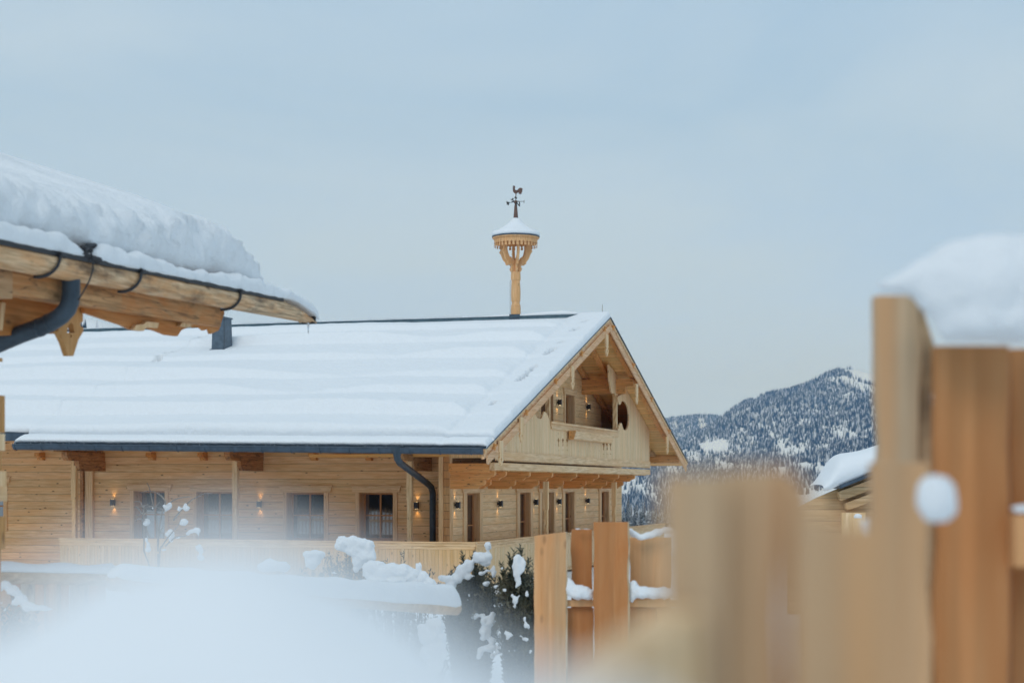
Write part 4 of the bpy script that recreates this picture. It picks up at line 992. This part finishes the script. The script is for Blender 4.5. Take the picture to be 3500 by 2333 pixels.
shrub('snowy_shrub', 1085, 24, 1880, .32, 60, 'small snow capped shrub under the third window', 'shrub', mcrop([
    (210, 460, 190, 60), (160, 465, 110, 60), (260, 470, 110, 70), (200, 520, 150, 90), (190, 560, 110, 70), (380, 625, 60, 40)]), seed=13, voxel=.03, dens=35, wt=.006)
shrub('snowy_shrub', 945, 24, 1905, .35, 40, 'faint snow blobbed shrub between the second and third windows', 'shrub', mcrop([
    (-120, 560, 220, 90), (-40, 570, 120, 100), (-200, 570, 150, 90), (-160, 520, 50, 80)]), seed=14, voxel=.04, dens=30, wt=.006)
# ---- bare shrub with snow tufts
c = P(560, 1800, 20); bs = tag(empty('bare_shrub', (c.x, c.y, 0)), 'leafless arching shrub with separate snow tufts in front of the first window', 'shrub')
br = lambda x, y: (440 + x / 5.6, 1650 + y / 5.6)
curves = [[(290, 1300), (295, 900), (285, 600), (275, 480), (225, 370), (160, 345), (100, 360)], [(560, 1300), (560, 900), (500, 600), (480, 480), (420, 440), (290, 425), (110, 460)],
          [(560, 1250), (590, 850), (640, 560), (640, 500), (520, 460), (400, 450), (290, 490)], [(400, 1030), (340, 870), (290, 600), (210, 600), (140, 620)], [(280, 720), (230, 680), (160, 690), (140, 730)],
          [(560, 1250), (545, 800), (480, 470), (440, 300), (410, 150), (385, 60), (350, 0)], [(490, 480), (560, 400), (600, 360)], [(700, 440), (690, 330), (600, 230), (480, 165), (360, 155), (210, 190)],
          [(660, 520), (800, 370), (950, 290), (1120, 260), (1200, 265)], [(860, 700), (1000, 520), (1180, 340), (1320, 260), (1440, 200), (1600, 190)], [(290, 590), (380, 560), (500, 560), (640, 610)],
          [(560, 1100), (620, 900), (680, 790)], [(240, 560), (180, 480), (110, 450)], [(275, 480), (300, 430), (370, 400)], [(600, 1250), (780, 1000), (950, 800), (1000, 650)], [(700, 1200), (900, 1030), (1090, 1000), (1250, 900)], [(560, 1350), (560, 2600)], [(290, 1300), (420, 1700), (550, 2600)], [(600, 1250), (570, 1800), (560, 2600)]]
mb = MB()
for cv in curves:
    pts = [P(*br(x, y), 20 + .15 * math.sin(i * 1.7 + cv[0][0])) - Vector((c.x, c.y, 0)) for i, (x, y) in enumerate(cv)]
    fine_ = []
    for i in range(len(pts) - 1):
        p0, p1, p2, p3 = pts[max(0, i-1)], pts[i], pts[i+1], pts[min(len(pts)-1, i+2)]
        for k in range(5):
            t = k / 5; fine_.append(.5 * ((2*p1) + (-p0+p2)*t + (2*p0-5*p1+4*p2-p3)*t*t + (-p0+3*p1-3*p2+p3)*t**3))
    fine_.append(pts[-1]); mb.tube(fine_, lambda t: .011 * (1 - .7 * t), 5, cap=False)
mb.build('branches', M['twig'], bs, smooth=True)
it = []
for x, y, w, h_ in ((780, 430, 110, 150), (745, 470, 120, 90), (680, 440, 80, 90), (710, 520, 60, 70), (965, 490, 80, 120), (1100, 480, 130, 130), (1080, 440, 90, 100), (345, 740, 140, 130), (310, 780, 80, 90), (1060, 740, 170, 130), (1010, 780, 90, 80), (1080, 790, 60, 50),
                    (800, 960, 160, 160), (720, 980, 80, 90), (810, 1060, 110, 140), (940, 1030, 120, 60), (1300, 900, 170, 110), (1200, 920, 150, 90), (1130, 970, 90, 60), (1330, 980, 50, 80), (340, 1080, 80, 100), (370, 1180, 90, 140), (370, 1270, 120, 120), (670, 1270, 110, 50), (155, 1295, 40, 25), (1340, 1230, 140, 130), (1380, 1300, 110, 100), (1380, 1420, 150, 120), (460, 480, 60, 50), (265, 560, 20, 60), (1098, 382, 25, 25), (160, 345, 24, 16), (405, 465, 30, 30), (820, 630, 30, 20), (600, 850, 34, 30)):
    q = P(*br(x, y), 19.95); s_ = 20 / F / 5.6
    it.append(((q.x - c.x, q.y - c.y, q.z), (w * s_ / 2, w * s_ / 2 * .8, h_ * s_ / 2)))
blobs('snow_clumps', it, M['snowfine'], bs, voxel=.012, disp=.018, dsize=.04)

# ================================================================= FENCES
def board(root, px0, px1, ptop, Yd, thick, mat, name='board', tilt=0, live=True, zb_=0.0, off=Vector((0, 0, 0)), seed=0, rag=.006, ptop2=None):
    base = root.location; A, B = P(px0, ptop, Yd), P(px1, ptop2 or ptop, Yd); n = 26
    rnd = random.Random(seed + int(px0)); L, R = [], []
    for i in range(n + 1):
        t = i / n; z = zb_ + (A.z - zb_) * t; zz = zb_ + (B.z - zb_) * t
        L.append((A.x - base.x + rag * noise.noise(Vector((seed, z * 5, 1))) * 2, z)); R.append((B.x - base.x + rag * noise.noise(Vector((seed + 9, z * 5, 1))) * 2, zz))
    o = MB().prism(L + R[::-1], 'y', Yd - base.y, Yd - base.y + thick).build(name, M[mat], root, bevel=.004)
    if live:                                          # paler waney edge with bark remnants standing proud of one side
        e = MB().prism([(x - .001, z) for x, z in R] + [(x + .014 + .008 * noise.noise(Vector((seed, z * 14, 3))), z) for x, z in R[::-1]], 'y', Yd - base.y + .004, Yd - base.y + thick + .006)
        e.build('waney_edge', M['edge'], o)
    return o
# sharp middle fence
fm = tag(empty('plank_fence', (P(1990, 2000, 14).x, 14, 0)), 'orange larch plank fence with uneven tops between the yews and the blurred boards', 'fence')
board(fm, 1826, 1934, 1830, 14, .05, 'fence', ptop2=1817, seed=1)
board(fm, 1953, 2024, 1808, 14.22, .04, 'fence2', seed=2, live=False)
board(fm, 2030, 2146, 1783, 13.95, .05, 'fence2', seed=3)
board(fm, 2153, 2292, 1836, 14.22, .04, 'fence', seed=4, live=False)
bb = fm.location
for a_, b_, m_2 in ((1937, 2028, 'fence2'), (2150, 2240, 'fence2'), (2243, 2330, 'fence')): board(fm, a_, b_, 2076, 14.12, .04, m_2, seed=a_, live=False)
for y0, y1 in ((2050, 2072), (2560, 2585)):
    A = P(1936, y0, 14.06); B = P(2420, y1, 14.06)
    MB().box(A.x - bb.x, B.x - bb.x, .062, .112, B.z, A.z).build('rail', M['fence'], fm)
def snowlump(root, pts, Yd, name='snow_lump', voxel=.02, dep=.8, disp=.02, dsize=.06, amp=.2):
    it = []
    for x, y, w, h_ in pts:
        q = P(x, y, Yd); s_ = Yd / F; it.append(((q.x - root.location.x, q.y - root.location.y, q.z), (w * s_ / 2, w * s_ / 2 * dep, h_ * s_ / 2)))
    return blobs(name, it, M['snowfine'], root, voxel=voxel, disp=disp, dsize=dsize, amp=amp)
snowlump(fm, [(1950, 2010, 40, 60), (1942, 2000, 24, 56), (1975, 2022, 60, 54), (2000, 2024, 50, 50), (2012, 2028, 40, 44)], 14.02, voxel=.014)
snowlump(fm, [(2165, 2010, 44, 60), (2160, 2030, 30, 60), (2195, 2022, 70, 46), (2230, 2024, 70, 42), (2270, 2026, 70, 40), (2310, 2026, 60, 40)], 14.02, voxel=.014)
snowlump(fm, [(2155, 1815, 26, 22), (2170, 1825, 34, 22), (2195, 1834, 46, 22), (2220, 1828, 44, 22), (2248, 1818, 46, 24), (2280, 1812, 50, 26)], 14.1, voxel=.014)
snowlump(fm, [(1975, 1806, 30, 5), (2005, 1806, 40, 4)], 14.14, voxel=.01, disp=0)
# near blurred fence
nf = tag(empty('plank_fence', (P(2500, 2000, 1.08).x, 1.08, 0)), 'very near out of focus plank fence in the lower right centre', 'fence')
board(nf, 2262, 2478, 1610, 1.08, .03, 'nearf', seed=21, live=False, ptop2=1600)
board(nf, 2484, 2700, 1592, 1.11, .03, 'nearf', seed=22, live=False, ptop2=1586)
board(nf, 2706, 2790, 1590, 1.09, .03, 'nearf', seed=24, live=False, ptop2=1680)
board(nf, 2796, 3010, 1790, 1.4, .03, 'nearf', seed=23, live=False, ptop2=1800)
# lower rail running left toward the camera, carrying the heaped snow
A = P(2320, 2075, 1.07); B = P(1560, 2620, .62); base = nf.location
def vbox(A, B, w, h_, base):
    d = (B - A); s = Vector((-d.y, d.x, 0)).normalized() * w / 2; u = Vector((0, 0, h_)); A = A - base; B = B - base
    return MB().quadbox([A - s - u, A + s - u, B + s - u, B - s - u, A - s, A + s, B + s, B - s])
base3 = Vector((base.x, base.y, 0))
vbox(A, B, .03, .12, base3).build('rail', M['trimz'], nf)
# right fence
rf = tag(empty('plank_fence', (P(3300, 2000, 4.0).x, 4.0, 0)), 'tall snow topped plank fence at the right edge, one board higher than the rest', 'fence')
board(rf, 2996, 3140, 1008, 3.95, .05, 'nearf', seed=31, live=False, rag=.012)
o = board(rf, 3142, 3200, 1030, 3.99, .05, 'edge', name='bark_edge', seed=32, live=False, ptop2=1200, rag=.012)
board(rf, 3203, 3448, 1180, 3.90, .05, 'fence2', seed=33, live=False)
board(rf, 3456, 3700, 1190, 4.02, .05, 'fence2', seed=34, live=False)
board(rf, 2985, 3175, 1580, 3.0, .04, 'nearf', seed=35, live=False, rag=.01)
b5 = rf.location
MB().box(P(3456, 1760, 3.88).x - b5.x, P(3700, 1760, 3.88).x - b5.x, -.15, -.02, P(0, 1935, 3.88).z, P(0, 1760, 3.88).z).build('rail', M['fence'], rf)
snowlump(rf, [(3300, 960, 330, 300), (3240, 980, 240, 260), (3400, 960, 360, 340), (3520, 960, 360, 350), (3620, 960, 300, 350), (3350, 1090, 300, 170), (3460, 1090, 300, 180), (3260, 1090, 150, 170), (3170, 950, 170, 150), (3100, 965, 140, 90), (3040, 975, 110, 56), (3400, 870, 300, 150)], 3.75, 'snow_cap', voxel=.014, dep=.8, disp=.008, dsize=.1, amp=.05)
snowlump(rf, [(3200, 1700, 150, 180), (3190, 1670, 120, 120), (3225, 1725, 120, 130)], 2.85, 'snow_lump', voxel=.012, disp=.006, dsize=.1, amp=.06)
snowlump(rf, [(3480, 1735, 80, 40), (3540, 1735, 120, 46)], 3.86, 'snow_lump', voxel=.012)
snowlump(rf, [(2958, 1790, 46, 90), (2962, 1850, 44, 90)], 3.6, 'snow_lump', voxel=.012)
# foreground snow heap
def heap():
    YC = .37
    root = tag(empty('snow_heap', (-.06, YC, 0)), 'huge blurred snow heap filling the bottom left foreground', 'snow heap')
    prof = [(-9000, 2900), (-5000, 2500), (-2500, 2300), (-1200, 2250), (-500, 2200), (-250, 2110), (0, 2020), (150, 1930), (300, 1850), (450, 1795), (600, 1765), (750, 1752), (900, 1765), (1050, 1805), (1200, 1870), (1350, 1960), (1480, 2060), (1600, 2150), (1750, 2235), (1900, 2290), (2100, 2350), (2300, 2430), (2600, 2640), (3000, 3000)]
    mb = MB(); D = [(.60, 2.4), (.34, 1.3), (.20, .55), (.12, .12), (.08, .035), (.04, .008), (.0, 0), (-.03, .004), (-.06, .02), (-.08, .08)]
    ny_ = len(D) + 1
    for px, py in prof:
        top = P(px, py, YC)
        for dy, dz in D: mb.v.append((top.x * (1 + dy * .6) + .06, dy, top.z - dz + .004 * nz(px * .01, dy * 20)))
        mb.v.append((top.x + .06, -.09, .2))
    for i in range(len(prof) - 1):
        for j in range(ny_ - 1): mb.f.append((i*ny_+j, i*ny_+j+1, (i+1)*ny_+j+1, (i+1)*ny_+j))
    o = mb.build('snow_mass', M['snow'], root, smooth=True)
    m = o.modifiers.new('soft', 'SUBSURF'); m.levels = 2; m.render_levels = 2
heap()

# ================================================================= NEIGHBOUR CABIN right
nb_o = P(2900, 1700, 30)
nb = tag(empty('small_cabin', (nb_o.x, nb_o.y, 0)), 'small round log cabin with thick snow roof behind the right boards', 'cabin')
def NP(px, py, Y=30): q = P(px, py, Y); return (q.x - nb_o.x, q.z)
# sloping eave line seen side on: verge rises to the right
MB().prism([NP(2856, 1659), NP(3000, 1600), NP(3260, 1495), NP(3260, 1507), NP(3000, 1612), NP(2859, 1669)], 'y', -.35, 1.2).build('roof', M['blue'], nb)
mb = MB()
sn = [(2800, 1655), (2812, 1640), (2830, 1615), (2855, 1560), (2880, 1545), (2930, 1543), (3000, 1524), (3080, 1490), (3260, 1420)]
bt = [(2800, 1676), (2815, 1678), (2830, 1672), (2850, 1660), (2880, 1648), (2930, 1628), (3000, 1600), (3080, 1568), (3260, 1495)]
for i in range(len(sn)):
    (a, t), (b_, bo) = sn[i], bt[i]
    X1, Z1 = NP(a, t); X0, Z0 = NP(b_, bo)
    for y_, f in ((-.30, 0), (-.42, .25), (-.42, .6), (-.28, .9), (.1, 1.0), (.7, 1.0), (1.2, .6)): mb.v.append((X0 + (X1 - X0) * f, y_, Z0 + (Z1 - Z0) * f))
for i in range(len(sn) - 1):
    for j in range(6): mb.f.append((i*7+j, i*7+j+1, (i+1)*7+j+1, (i+1)*7+j))
o = mb.build('snow_layer', M['snow'], nb, smooth=True); m = o.modifiers.new('soft', 'SUBSURF'); m.levels = m.render_levels = 2
for (a, b_, c_, d_) in (((2860, 1680), (3100, 1590), (3100, 1625), (2870, 1712)), ((2885, 1718), (3100, 1640), (3100, 1670), (2890, 1745))):
    MB().prism([NP(*a), NP(*b_), NP(*c_), NP(*d_)], 'y', -.1, .1).build('rafter_log', M['cabin'], nb, bevel=.03)
MB().prism([NP(2700, 1752), NP(2800, 1700), NP(3260, 1505), NP(3260, 2100), NP(2700, 2100)], 'y', .11, .3).build('wall', M['cabin'], nb)
MB().prism([NP(2870, 1750), NP(2950, 1750), NP(2950, 2000), NP(2870, 2000)], 'y', -.2, -.1).build('board', M['trimz'], nb)
fp = P(2932, 1770, 20); pst = tag(empty('fence_post', (fp.x, fp.y, 0)), 'thin round post with a snow button before the small cabin', 'post')
MB().lathe([(.045, 0), (.045, fp.z), (.03, fp.z + .01)], (0, 0), 14).build('pole', M['trimz'], pst, smooth=True)
mb = MB(); add_blob(mb, (0, 0, fp.z + .02), (.05, .05, .035), 3, .1); mb.build('snow_cap', M['snow'], pst, smooth=True)

# ---- left of the frame: picket fence and barn that the window panes mirror
pk = tag(empty('picket_fence', (-26, 32, 0)), 'brown picket fence mirrored in the chalet windows', 'fence')
p0 = MB().prism([(-.05, .15), (.05, .15), (.05, 1.55), (0, 1.75), (-.05, 1.55)], 'y', -.012, .012).build('picket', M['old'], pk)
for i in range(1, 84): dup(p0, pk, (i * .188, 0, .03 * math.sin(i * 1.9)))
for z in (.5, 1.2): MB().box(-.1, 15.7, .013, .06, z, z + .1).build('rail', M['beamx'], pk)
bn = tag(empty('barn', (-32, 18, 0)), 'dark timber barn with snow roof mirrored in the chalet windows', 'barn')
MB().box(-12, 14, -3, 3, 0, 3.4).build('wall', M['dark'], bn)
MB().prism([(-3.8, 3.0), (0, 4.6), (3.8, 3.0), (3.8, 3.5), (0, 5.1), (-3.8, 3.5)], 'x', -13, 15).build('snow_roof', M['snow'], bn)
mb = MB()
for i in range(41):
    for j in range(13):
        x, y = -48 + i, 22.5 + j * .6; mb.v.append((x, y, 1.75 * math.sin(math.pi * j / 12) ** .8 * (.8 + .5 * nz(x, y, 0, .35)) - .1))
for i in range(40):
    for j in range(12): mb.f.append((i*13+j, i*13+j+1, (i+1)*13+j+1, (i+1)*13+j))
tag(mb.build('snow_bank', M['snow'], None, smooth=True), 'snow bank beside the picket fence', 'snow bank', kind='structure')
# ================================================================= GROUND, MOUNTAINS
def ground_z(x, y):
    r = math.hypot(x, y - 20); t = max(0, min(1, (r - 75) / 500)); t = t * t * (3 - 2 * t)
    return -55 * t + .05 * nz(x, y, 0, .15) - .05
mb = MB(); rr = [0] + [3 * 1.2 ** k for k in range(46)]; na = 96
for r in rr:
    for k in range(na):
        a = 2 * math.pi * k / na; x, y = r * math.cos(a), 20 + r * math.sin(a); mb.v.append((x, y, ground_z(x, y)))
for i in range(len(rr) - 1):
    for k in range(na): k2 = (k + 1) % na; mb.f.append((i*na+k, i*na+k2, (i+1)*na+k2, (i+1)*na+k))
tag(mb.build('ground', M['snow'], None, smooth=True), 'snow covered ground around the chalets', 'ground', kind='structure')

def interp(tab, x):
    if x <= tab[0][0]: return tab[0][1]
    for (a, b), (c_, d) in zip(tab, tab[1:]):
        if x <= c_: return b + (d - b) * (x - a) / (c_ - a)
    return tab[-1][1]
def fbm(x, y, z=0, o=5):
    v = 0; a = 1
    for i in range(o): v += a * noise.noise(Vector((x, y, z))); x *= 2.03; y *= 2.03; a *= .5
    return v
def mtn_mat(name, rock, mean=.5, sc=1.0):
    s = NT(name); tc = s.n('ShaderNodeTexCoord').outputs['Object']
    mp = s.n('ShaderNodeMapping', {'Vector': tc, 'Scale': (.02 * sc, .004 * sc, .006 * sc)}).outputs[0]
    n1 = s.n('ShaderNodeTexNoise', {'Vector': mp, 'Scale': 1.0, 'Detail': 8, 'Roughness': .65}).outputs[0]
    n2 = s.n('ShaderNodeTexNoise', {'Vector': tc, 'Scale': .0022 * sc, 'Detail': 5}).outputs[0]
    f = s.math('MULTIPLY_ADD', n2, .7, s.math('MULTIPLY', n1, .6))
    s.t.links.new(s.mix(s.ramp(f, [(mean - .02 + .1, 0), (mean + .16, 1)]), rock, (.82, .84, .86)), s.b.inputs['Base Color']); s.b.inputs['Roughness'].default_value = .9
    s.b.inputs['Specular IOR Level'].default_value = .1
    return s.m
TREE = (.05, .065, .085)
def mountain(name, ridge, Yr, Yf, zf, x0, x1, dx, mat, rough, label, back=True):
    mb = MB(); cols = []; px = x0
    while px <= x1: cols.append(px); px += dx
    nt = 46; pts = {}
    for i, px in enumerate(cols):
        zr_ = H + (CY - interp(ridge, px)) / F * Yr - (4 if Yr == 4200 else 0)
        for j in range(nt + 9):
            t = j / nt
            Y = Yr + (Yf - Yr) * t if t <= 1 else None
            if j <= nt:
                Y = Yr + (Yf - Yr) * t; q = zf + (zr_ - zf) * ((1 - t) ** 1.15)
                X = (px - CX) / F * (Yr + (Y - Yr) * .55)
                amp = rough * min(1, t * 5) * (1 - t * .6); q += amp * fbm(X * .0032, Y * .0022, 2) + (rough * .05) * fbm(X * .02, Y * .02, 5, 2)
            else: continue
            pts[(i, j)] = len(mb.v); mb.v.append((X, Y, q))
        for b_ in range(1, 5):
            Y = Yr + b_ * 70; pts[(i, -b_)] = len(mb.v); mb.v.append(((px - CX) / F * (Yr + (Y - Yr) * .55), Y, zr_ - (zr_ - zf) * .25 * b_ if b_ < 4 else zf))
    rng = list(range(-4, nt + 1))
    for i in range(len(cols) - 1):
        for j in rng[:-1]: mb.f.append((pts[(i, j)], pts[(i+1, j)], pts[(i+1, j+1)], pts[(i, j+1)]))
    o = mb.build(name, mat, None, smooth=True, fix=True); tag(o, label, 'mountain', kind='structure')
    return mb, pts, cols, nt
ridge1 = [(1500, 1640), (1900, 1600), (2200, 1560), (2280, 1530), (2330, 1503), (2380, 1470), (2430, 1447), (2480, 1408), (2540, 1368), (2562, 1362), (2580, 1366), (2600, 1348), (2640, 1334), (2690, 1328), (2760, 1305), (2800, 1284), (2830, 1270), (2870, 1257), (2905, 1255), (2950, 1262), (3000, 1276), (3100, 1300), (3300, 1370), (3600, 1440), (4200, 1500)]
ridge2 = [(1300, 1640), (1700, 1560), (2000, 1470), (2200, 1440), (2290, 1430), (2360, 1420), (2430, 1418), (2480, 1428), (2600, 1440), (3000, 1500), (3600, 1600)]
M['mtn'] = mtn_mat('mountain_forest_and_snow', TREE, .34); M['mtn2'] = mtn_mat('far_hill_forest', TREE, .44)
mm = mountain('mountain', ridge1, 4200, 1150, -62, 1500, 4200, 9, M['mtn'], 42, 'forested snowy mountain with a bare white summit meadow')
m2 = mountain('hill', ridge2, 5600, 4300, -62, 1300, 3600, 18, M['mtn2'], 50, 'distant low blue forested hill behind the mountain')
# forest on the slopes: far-off wood, reads as one mass
def forest(name, data, n, hmin, hmax, seed, label, mats, pxr, snowf=.4, skip=None, jr=(0, 40), n_side=5):
    mb, pts, cols, nt = data; rnd = random.Random(seed); F_ = [MB(), MB()]
    c0 = cols[0]; dx = cols[1] - cols[0]; c = 0; tries = 0
    while c < n and tries < n * 6:
        tries += 1
        px = rnd.uniform(*pxr); u = (px - c0) / dx; i = int(u); j = rnd.uniform(*jr) ; jj = int(j)
        if i < 0 or i >= len(cols) - 1 or jj >= nt: continue
        a, b_, d, e = (Vector(mb.v[pts[k]]) for k in ((i, jj), (i+1, jj), (i, jj+1), (i+1, jj+1)))
        q = a.lerp(b_, u - i).lerp(d.lerp(e, u - i), j - jj)
        dens = .55 * fbm(q.x * .004, q.z * .004, 7, 3) + .7 * fbm(q.x * .022, q.z * .006 + q.y * .001, 3, 3)
        ypx = CY - (q.z - H) / q.y * F
        if skip and skip(px, ypx): continue
        if jj > 1 and dens < -.27 + j * .003 and rnd.random() < .85: continue
        h_ = rnd.uniform(hmin, hmax); w = h_ * rnd.uniform(.14, .22)
        M_ = F_[1 if rnd.random() < snowf else 0]
        b0 = len(M_.v); a0 = rnd.random() * 6
        for k in range(n_side): t = a0 + 2 * math.pi * k / n_side; M_.v.append((q.x + w * math.cos(t), q.y + w * math.sin(t), q.z - 1))
        M_.v.append((q.x, q.y, q.z + h_))
        for k in range(n_side): M_.f.append((b0 + k, b0 + (k + 1) % n_side, b0 + n_side))
        c += 1
    for M_, mt in zip(F_, mats):
        if M_.v: tag(M_.build(name, mt, None, fix=False), label, 'forest', kind='stuff')
M['far_tree'] = flat('far_conifer', (.03, .045, .06), .9, .1); M['far_tree_snow'] = flat('far_conifer_snowy', (.66, .69, .73), .9, .1)
def meadow(px, py):
    return (2870 < px < 3020 and py < 1290 + (px - 2870) * .62 and py > 1262 + 0 * px) or (2980 < px and py < 1400 and py > 1262) or (2330 < px < 2410 and 1500 + (2410 - px) * .2 < py < 1545)
forest('forest', mm, 56000, 5, 11, 5, 'dark conifer forest on the mountain slopes', (M['far_tree'], M['far_tree_snow']), (1780, 3060), .27, meadow, (0, 34), 4)
forest('forest', m2, 7000, 6, 11, 6, 'conifer forest on the distant hill', (M['far_tree'], M['far_tree_snow']), (2200, 2560), .3, None, (0, 16), 4)
# nearer spruces to the right of the chalet
def spruce(name, px, ptop, pbase, Yd, seed, label, group, snow=.35, brown=False):
    B = P(px, pbase, Yd); T_ = P(px, ptop, Yd); h_ = T_.z - B.z; root = tag(empty(name, B), label, 'tree', group)
    MB().lathe([(h_ * .018, 0), (h_ * .004, h_ * .97)], (0, 0), 6).build('trunk', M['twig'], root)
    rnd = random.Random(seed); g, s_ = MB(), MB()
    for k in range(520 if not brown else 380):
        t = rnd.random() ** .8; z = h_ * (.08 + .9 * t); R = h_ * (.19 if not brown else .15) * (1 - t) * rnd.uniform(.6, 1.1) + h_ * .008
        a = rnd.uniform(0, 2 * math.pi); d = Vector((math.cos(a), math.sin(a), 0)); w = Vector((-d.y, d.x, 0)) * R * rnd.uniform(.10, .22)
        p0 = Vector((0, 0, z)); p1 = d * R + Vector((0, 0, z - R * (.35 if not brown else -.5)))
        for M_, off, ok in ((g, 0, True), (s_, h_ * .006, rnd.random() < snow)):
            if not ok: continue
            b = len(M_.v); o_ = Vector((0, 0, off)); M_.v += [tuple(p0 + o_), tuple(p0.lerp(p1, .6) + w + o_), tuple(p1 + o_), tuple(p0.lerp(p1, .6) - w + o_ - Vector((0, 0, R * .1)))]
            M_.f.append((b, b+1, b+2, b+3))
    g.build('crown', M['spruce' if not brown else 'twig'], root, fix=False)
    if s_.v: s_.build('snow_on_branches', M['snow'], root, fix=False)
rt = random.Random(2)
spruce('spruce_tree', 2148, 1688, 1800, 800, 1, 'dark pointed spruce taller than its neighbours, just right of the chalet corner', 'trees beyond the chalet', .25)
for i in range(26):
    px = 2128 + i * 7.6 + rt.uniform(-3, 3); top = 1722 + rt.uniform(-16, 14) - (8 if i % 5 == 0 else 0)
    spruce('spruce_tree', px, top, 1815, 700 + rt.uniform(-60, 90), 50 + i, 'snow dusted conifer in the row behind the balustrade right of the chalet', 'trees beyond the chalet', .55, brown=(i % 3 == 1))
# wooded slope seen through the gap beneath the near cabin's eave
ridge3 = [(-900, 1000), (-200, 1040), (200, 1075), (330, 1095), (420, 1125), (560, 1180), (900, 1300), (1300, 1500)]
m3 = mountain('hillside', ridge3, 900, 420, -40, -900, 1300, 22, mtn_mat('left_hillside_snow', TREE, .42, 3), 8, 'snowy wooded hillside behind the chalet ridge at left')
forest('forest', m3, 500, 4, 9, 8, 'sparse conifers on the left hillside', (M['far_tree'], M['far_tree_snow']), (-300, 500), .4, None, (0, 20), 5)

# ================================================================= HAZE, SKY, LIGHT, CAMERA
HAZE = True
if HAZE:
    mb = MB().box(-3500, 5000, -400, 6100, -90, 400)
    hz_ = mb.build('haze', bpy.data.materials.new('haze_air')); mt = hz_.data.materials[0]; mt.use_nodes = True; t = mt.node_tree; t.nodes.clear()
    out_ = t.nodes.new('ShaderNodeOutputMaterial'); v = t.nodes.new('ShaderNodeVolumePrincipled'); v.inputs['Color'].default_value = (.24, .52, 1.0, 1); v.inputs['Absorption Color'].default_value = (1, 1, 1, 1); v.inputs['Density'].default_value = 1.5e-4; v.inputs['Anisotropy'].default_value = 0.0
    t.links.new(v.outputs[0], out_.inputs['Volume']); tag(hz_, 'thin winter air', 'haze', kind='stuff')
w = bpy.data.worlds.new('World'); SC.world = w; w.use_nodes = True; t = w.node_tree; bg = t.nodes['Background']
SUN_EL, SUN_AZ = math.radians(38), math.radians(205)
sky = t.nodes.new('ShaderNodeTexSky'); sky.sky_type = 'NISHITA'; sky.sun_disc = False; sky.sun_elevation = SUN_EL; sky.sun_rotation = SUN_AZ
tc = t.nodes.new('ShaderNodeTexCoord')
sx = t.nodes.new('ShaderNodeSeparateXYZ'); t.links.new(tc.outputs['Generated'], sx.inputs[0])
rp = t.nodes.new('ShaderNodeValToRGB'); t.links.new(sx.outputs[2], rp.inputs[0])
e = rp.color_ramp.elements; e[0].position = 0.0; e[0].color = (5.0, 7.0, 10.2, 1); e[1].position = 1.0; e[1].color = (5.8, 7.0, 8.1, 1)
for p_, c_ in ((.07, (5.0, 6.75, 9.3, 1)), (.20, (4.25, 5.9, 7.6, 1)), (.30, (4.1, 5.8, 7.6, 1))): q = e.new(p_); q.color = c_
mp = t.nodes.new('ShaderNodeMapping'); mp.inputs['Scale'].default_value = (2.2, 2.2, 7.0); mp.inputs['Rotation'].default_value = (0, .12, 0); t.links.new(tc.outputs['Generated'], mp.inputs[0])
nz1 = t.nodes.new('ShaderNodeTexNoise'); nz1.inputs['Scale'].default_value = 1.5; nz1.inputs['Detail'].default_value = 5; nz1.inputs['Roughness'].default_value = .5; nz1.inputs['Distortion'].default_value = .5; t.links.new(mp.outputs[0], nz1.inputs[0])
rr_ = t.nodes.new('ShaderNodeValToRGB'); rr_.color_ramp.elements[0].position = .38; rr_.color_ramp.elements[1].position = .68; t.links.new(nz1.outputs[0], rr_.inputs[0])
mA = t.nodes.new('ShaderNodeMix'); mA.data_type = 'RGBA'; t.links.new(rr_.outputs[0], mA.inputs[0]); mA.inputs[7].default_value = (5.2, 6.6, 7.9, 1); t.links.new(rp.outputs[0], mA.inputs[6])
half = t.nodes.new('ShaderNodeMix'); half.data_type = 'RGBA'; half.inputs[0].default_value = .85; t.links.new(rp.outputs[0], half.inputs[6]); t.links.new(mA.outputs[2], half.inputs[7])
mB = t.nodes.new('ShaderNodeMix'); mB.data_type = 'RGBA'; mB.inputs[0].default_value = .95; t.links.new(sky.outputs[0], mB.inputs[6]); t.links.new(half.outputs[2], mB.inputs[7])
t.links.new(mB.outputs[2], bg.inputs[0]); bg.inputs[1].default_value = .10
sl = bpy.data.lights.new('sun', 'SUN'); sl.energy = .8; sl.angle = math.radians(25); sl.color = (1, .95, .88)
so = bpy.data.objects.new('sun', sl); COL.objects.link(so)
dirv = Vector((math.sin(SUN_AZ) * math.cos(SUN_EL), math.cos(SUN_AZ) * math.cos(SUN_EL), math.sin(SUN_EL)))
so.rotation_euler = dirv.to_track_quat('Z', 'Y').to_euler()
cam = bpy.data.cameras.new('camera'); co = bpy.data.objects.new('camera', cam); COL.objects.link(co); SC.camera = co
co.location = (0, 0, H); co.rotation_euler = (math.radians(90), 0, 0)
cam.sensor_width = 36; cam.lens = 36 * F / 3500; cam.shift_x = 0; cam.shift_y = (CY - 2333 / 2) / 3500
cam.clip_start = .05; cam.clip_end = 40000
cam.dof.use_dof = True; cam.dof.focus_distance = 32; cam.dof.aperture_fstop = 2.4
SC.view_settings.view_transform = 'Standard'; SC.view_settings.look = 'None'; SC.view_settings.exposure = .06; SC.view_settings.gamma = 1
SC.cycles.max_bounces = 8; SC.cycles.diffuse_bounces = 6; SC.cycles.volume_bounces = 0; SC.cycles.use_denoising = True
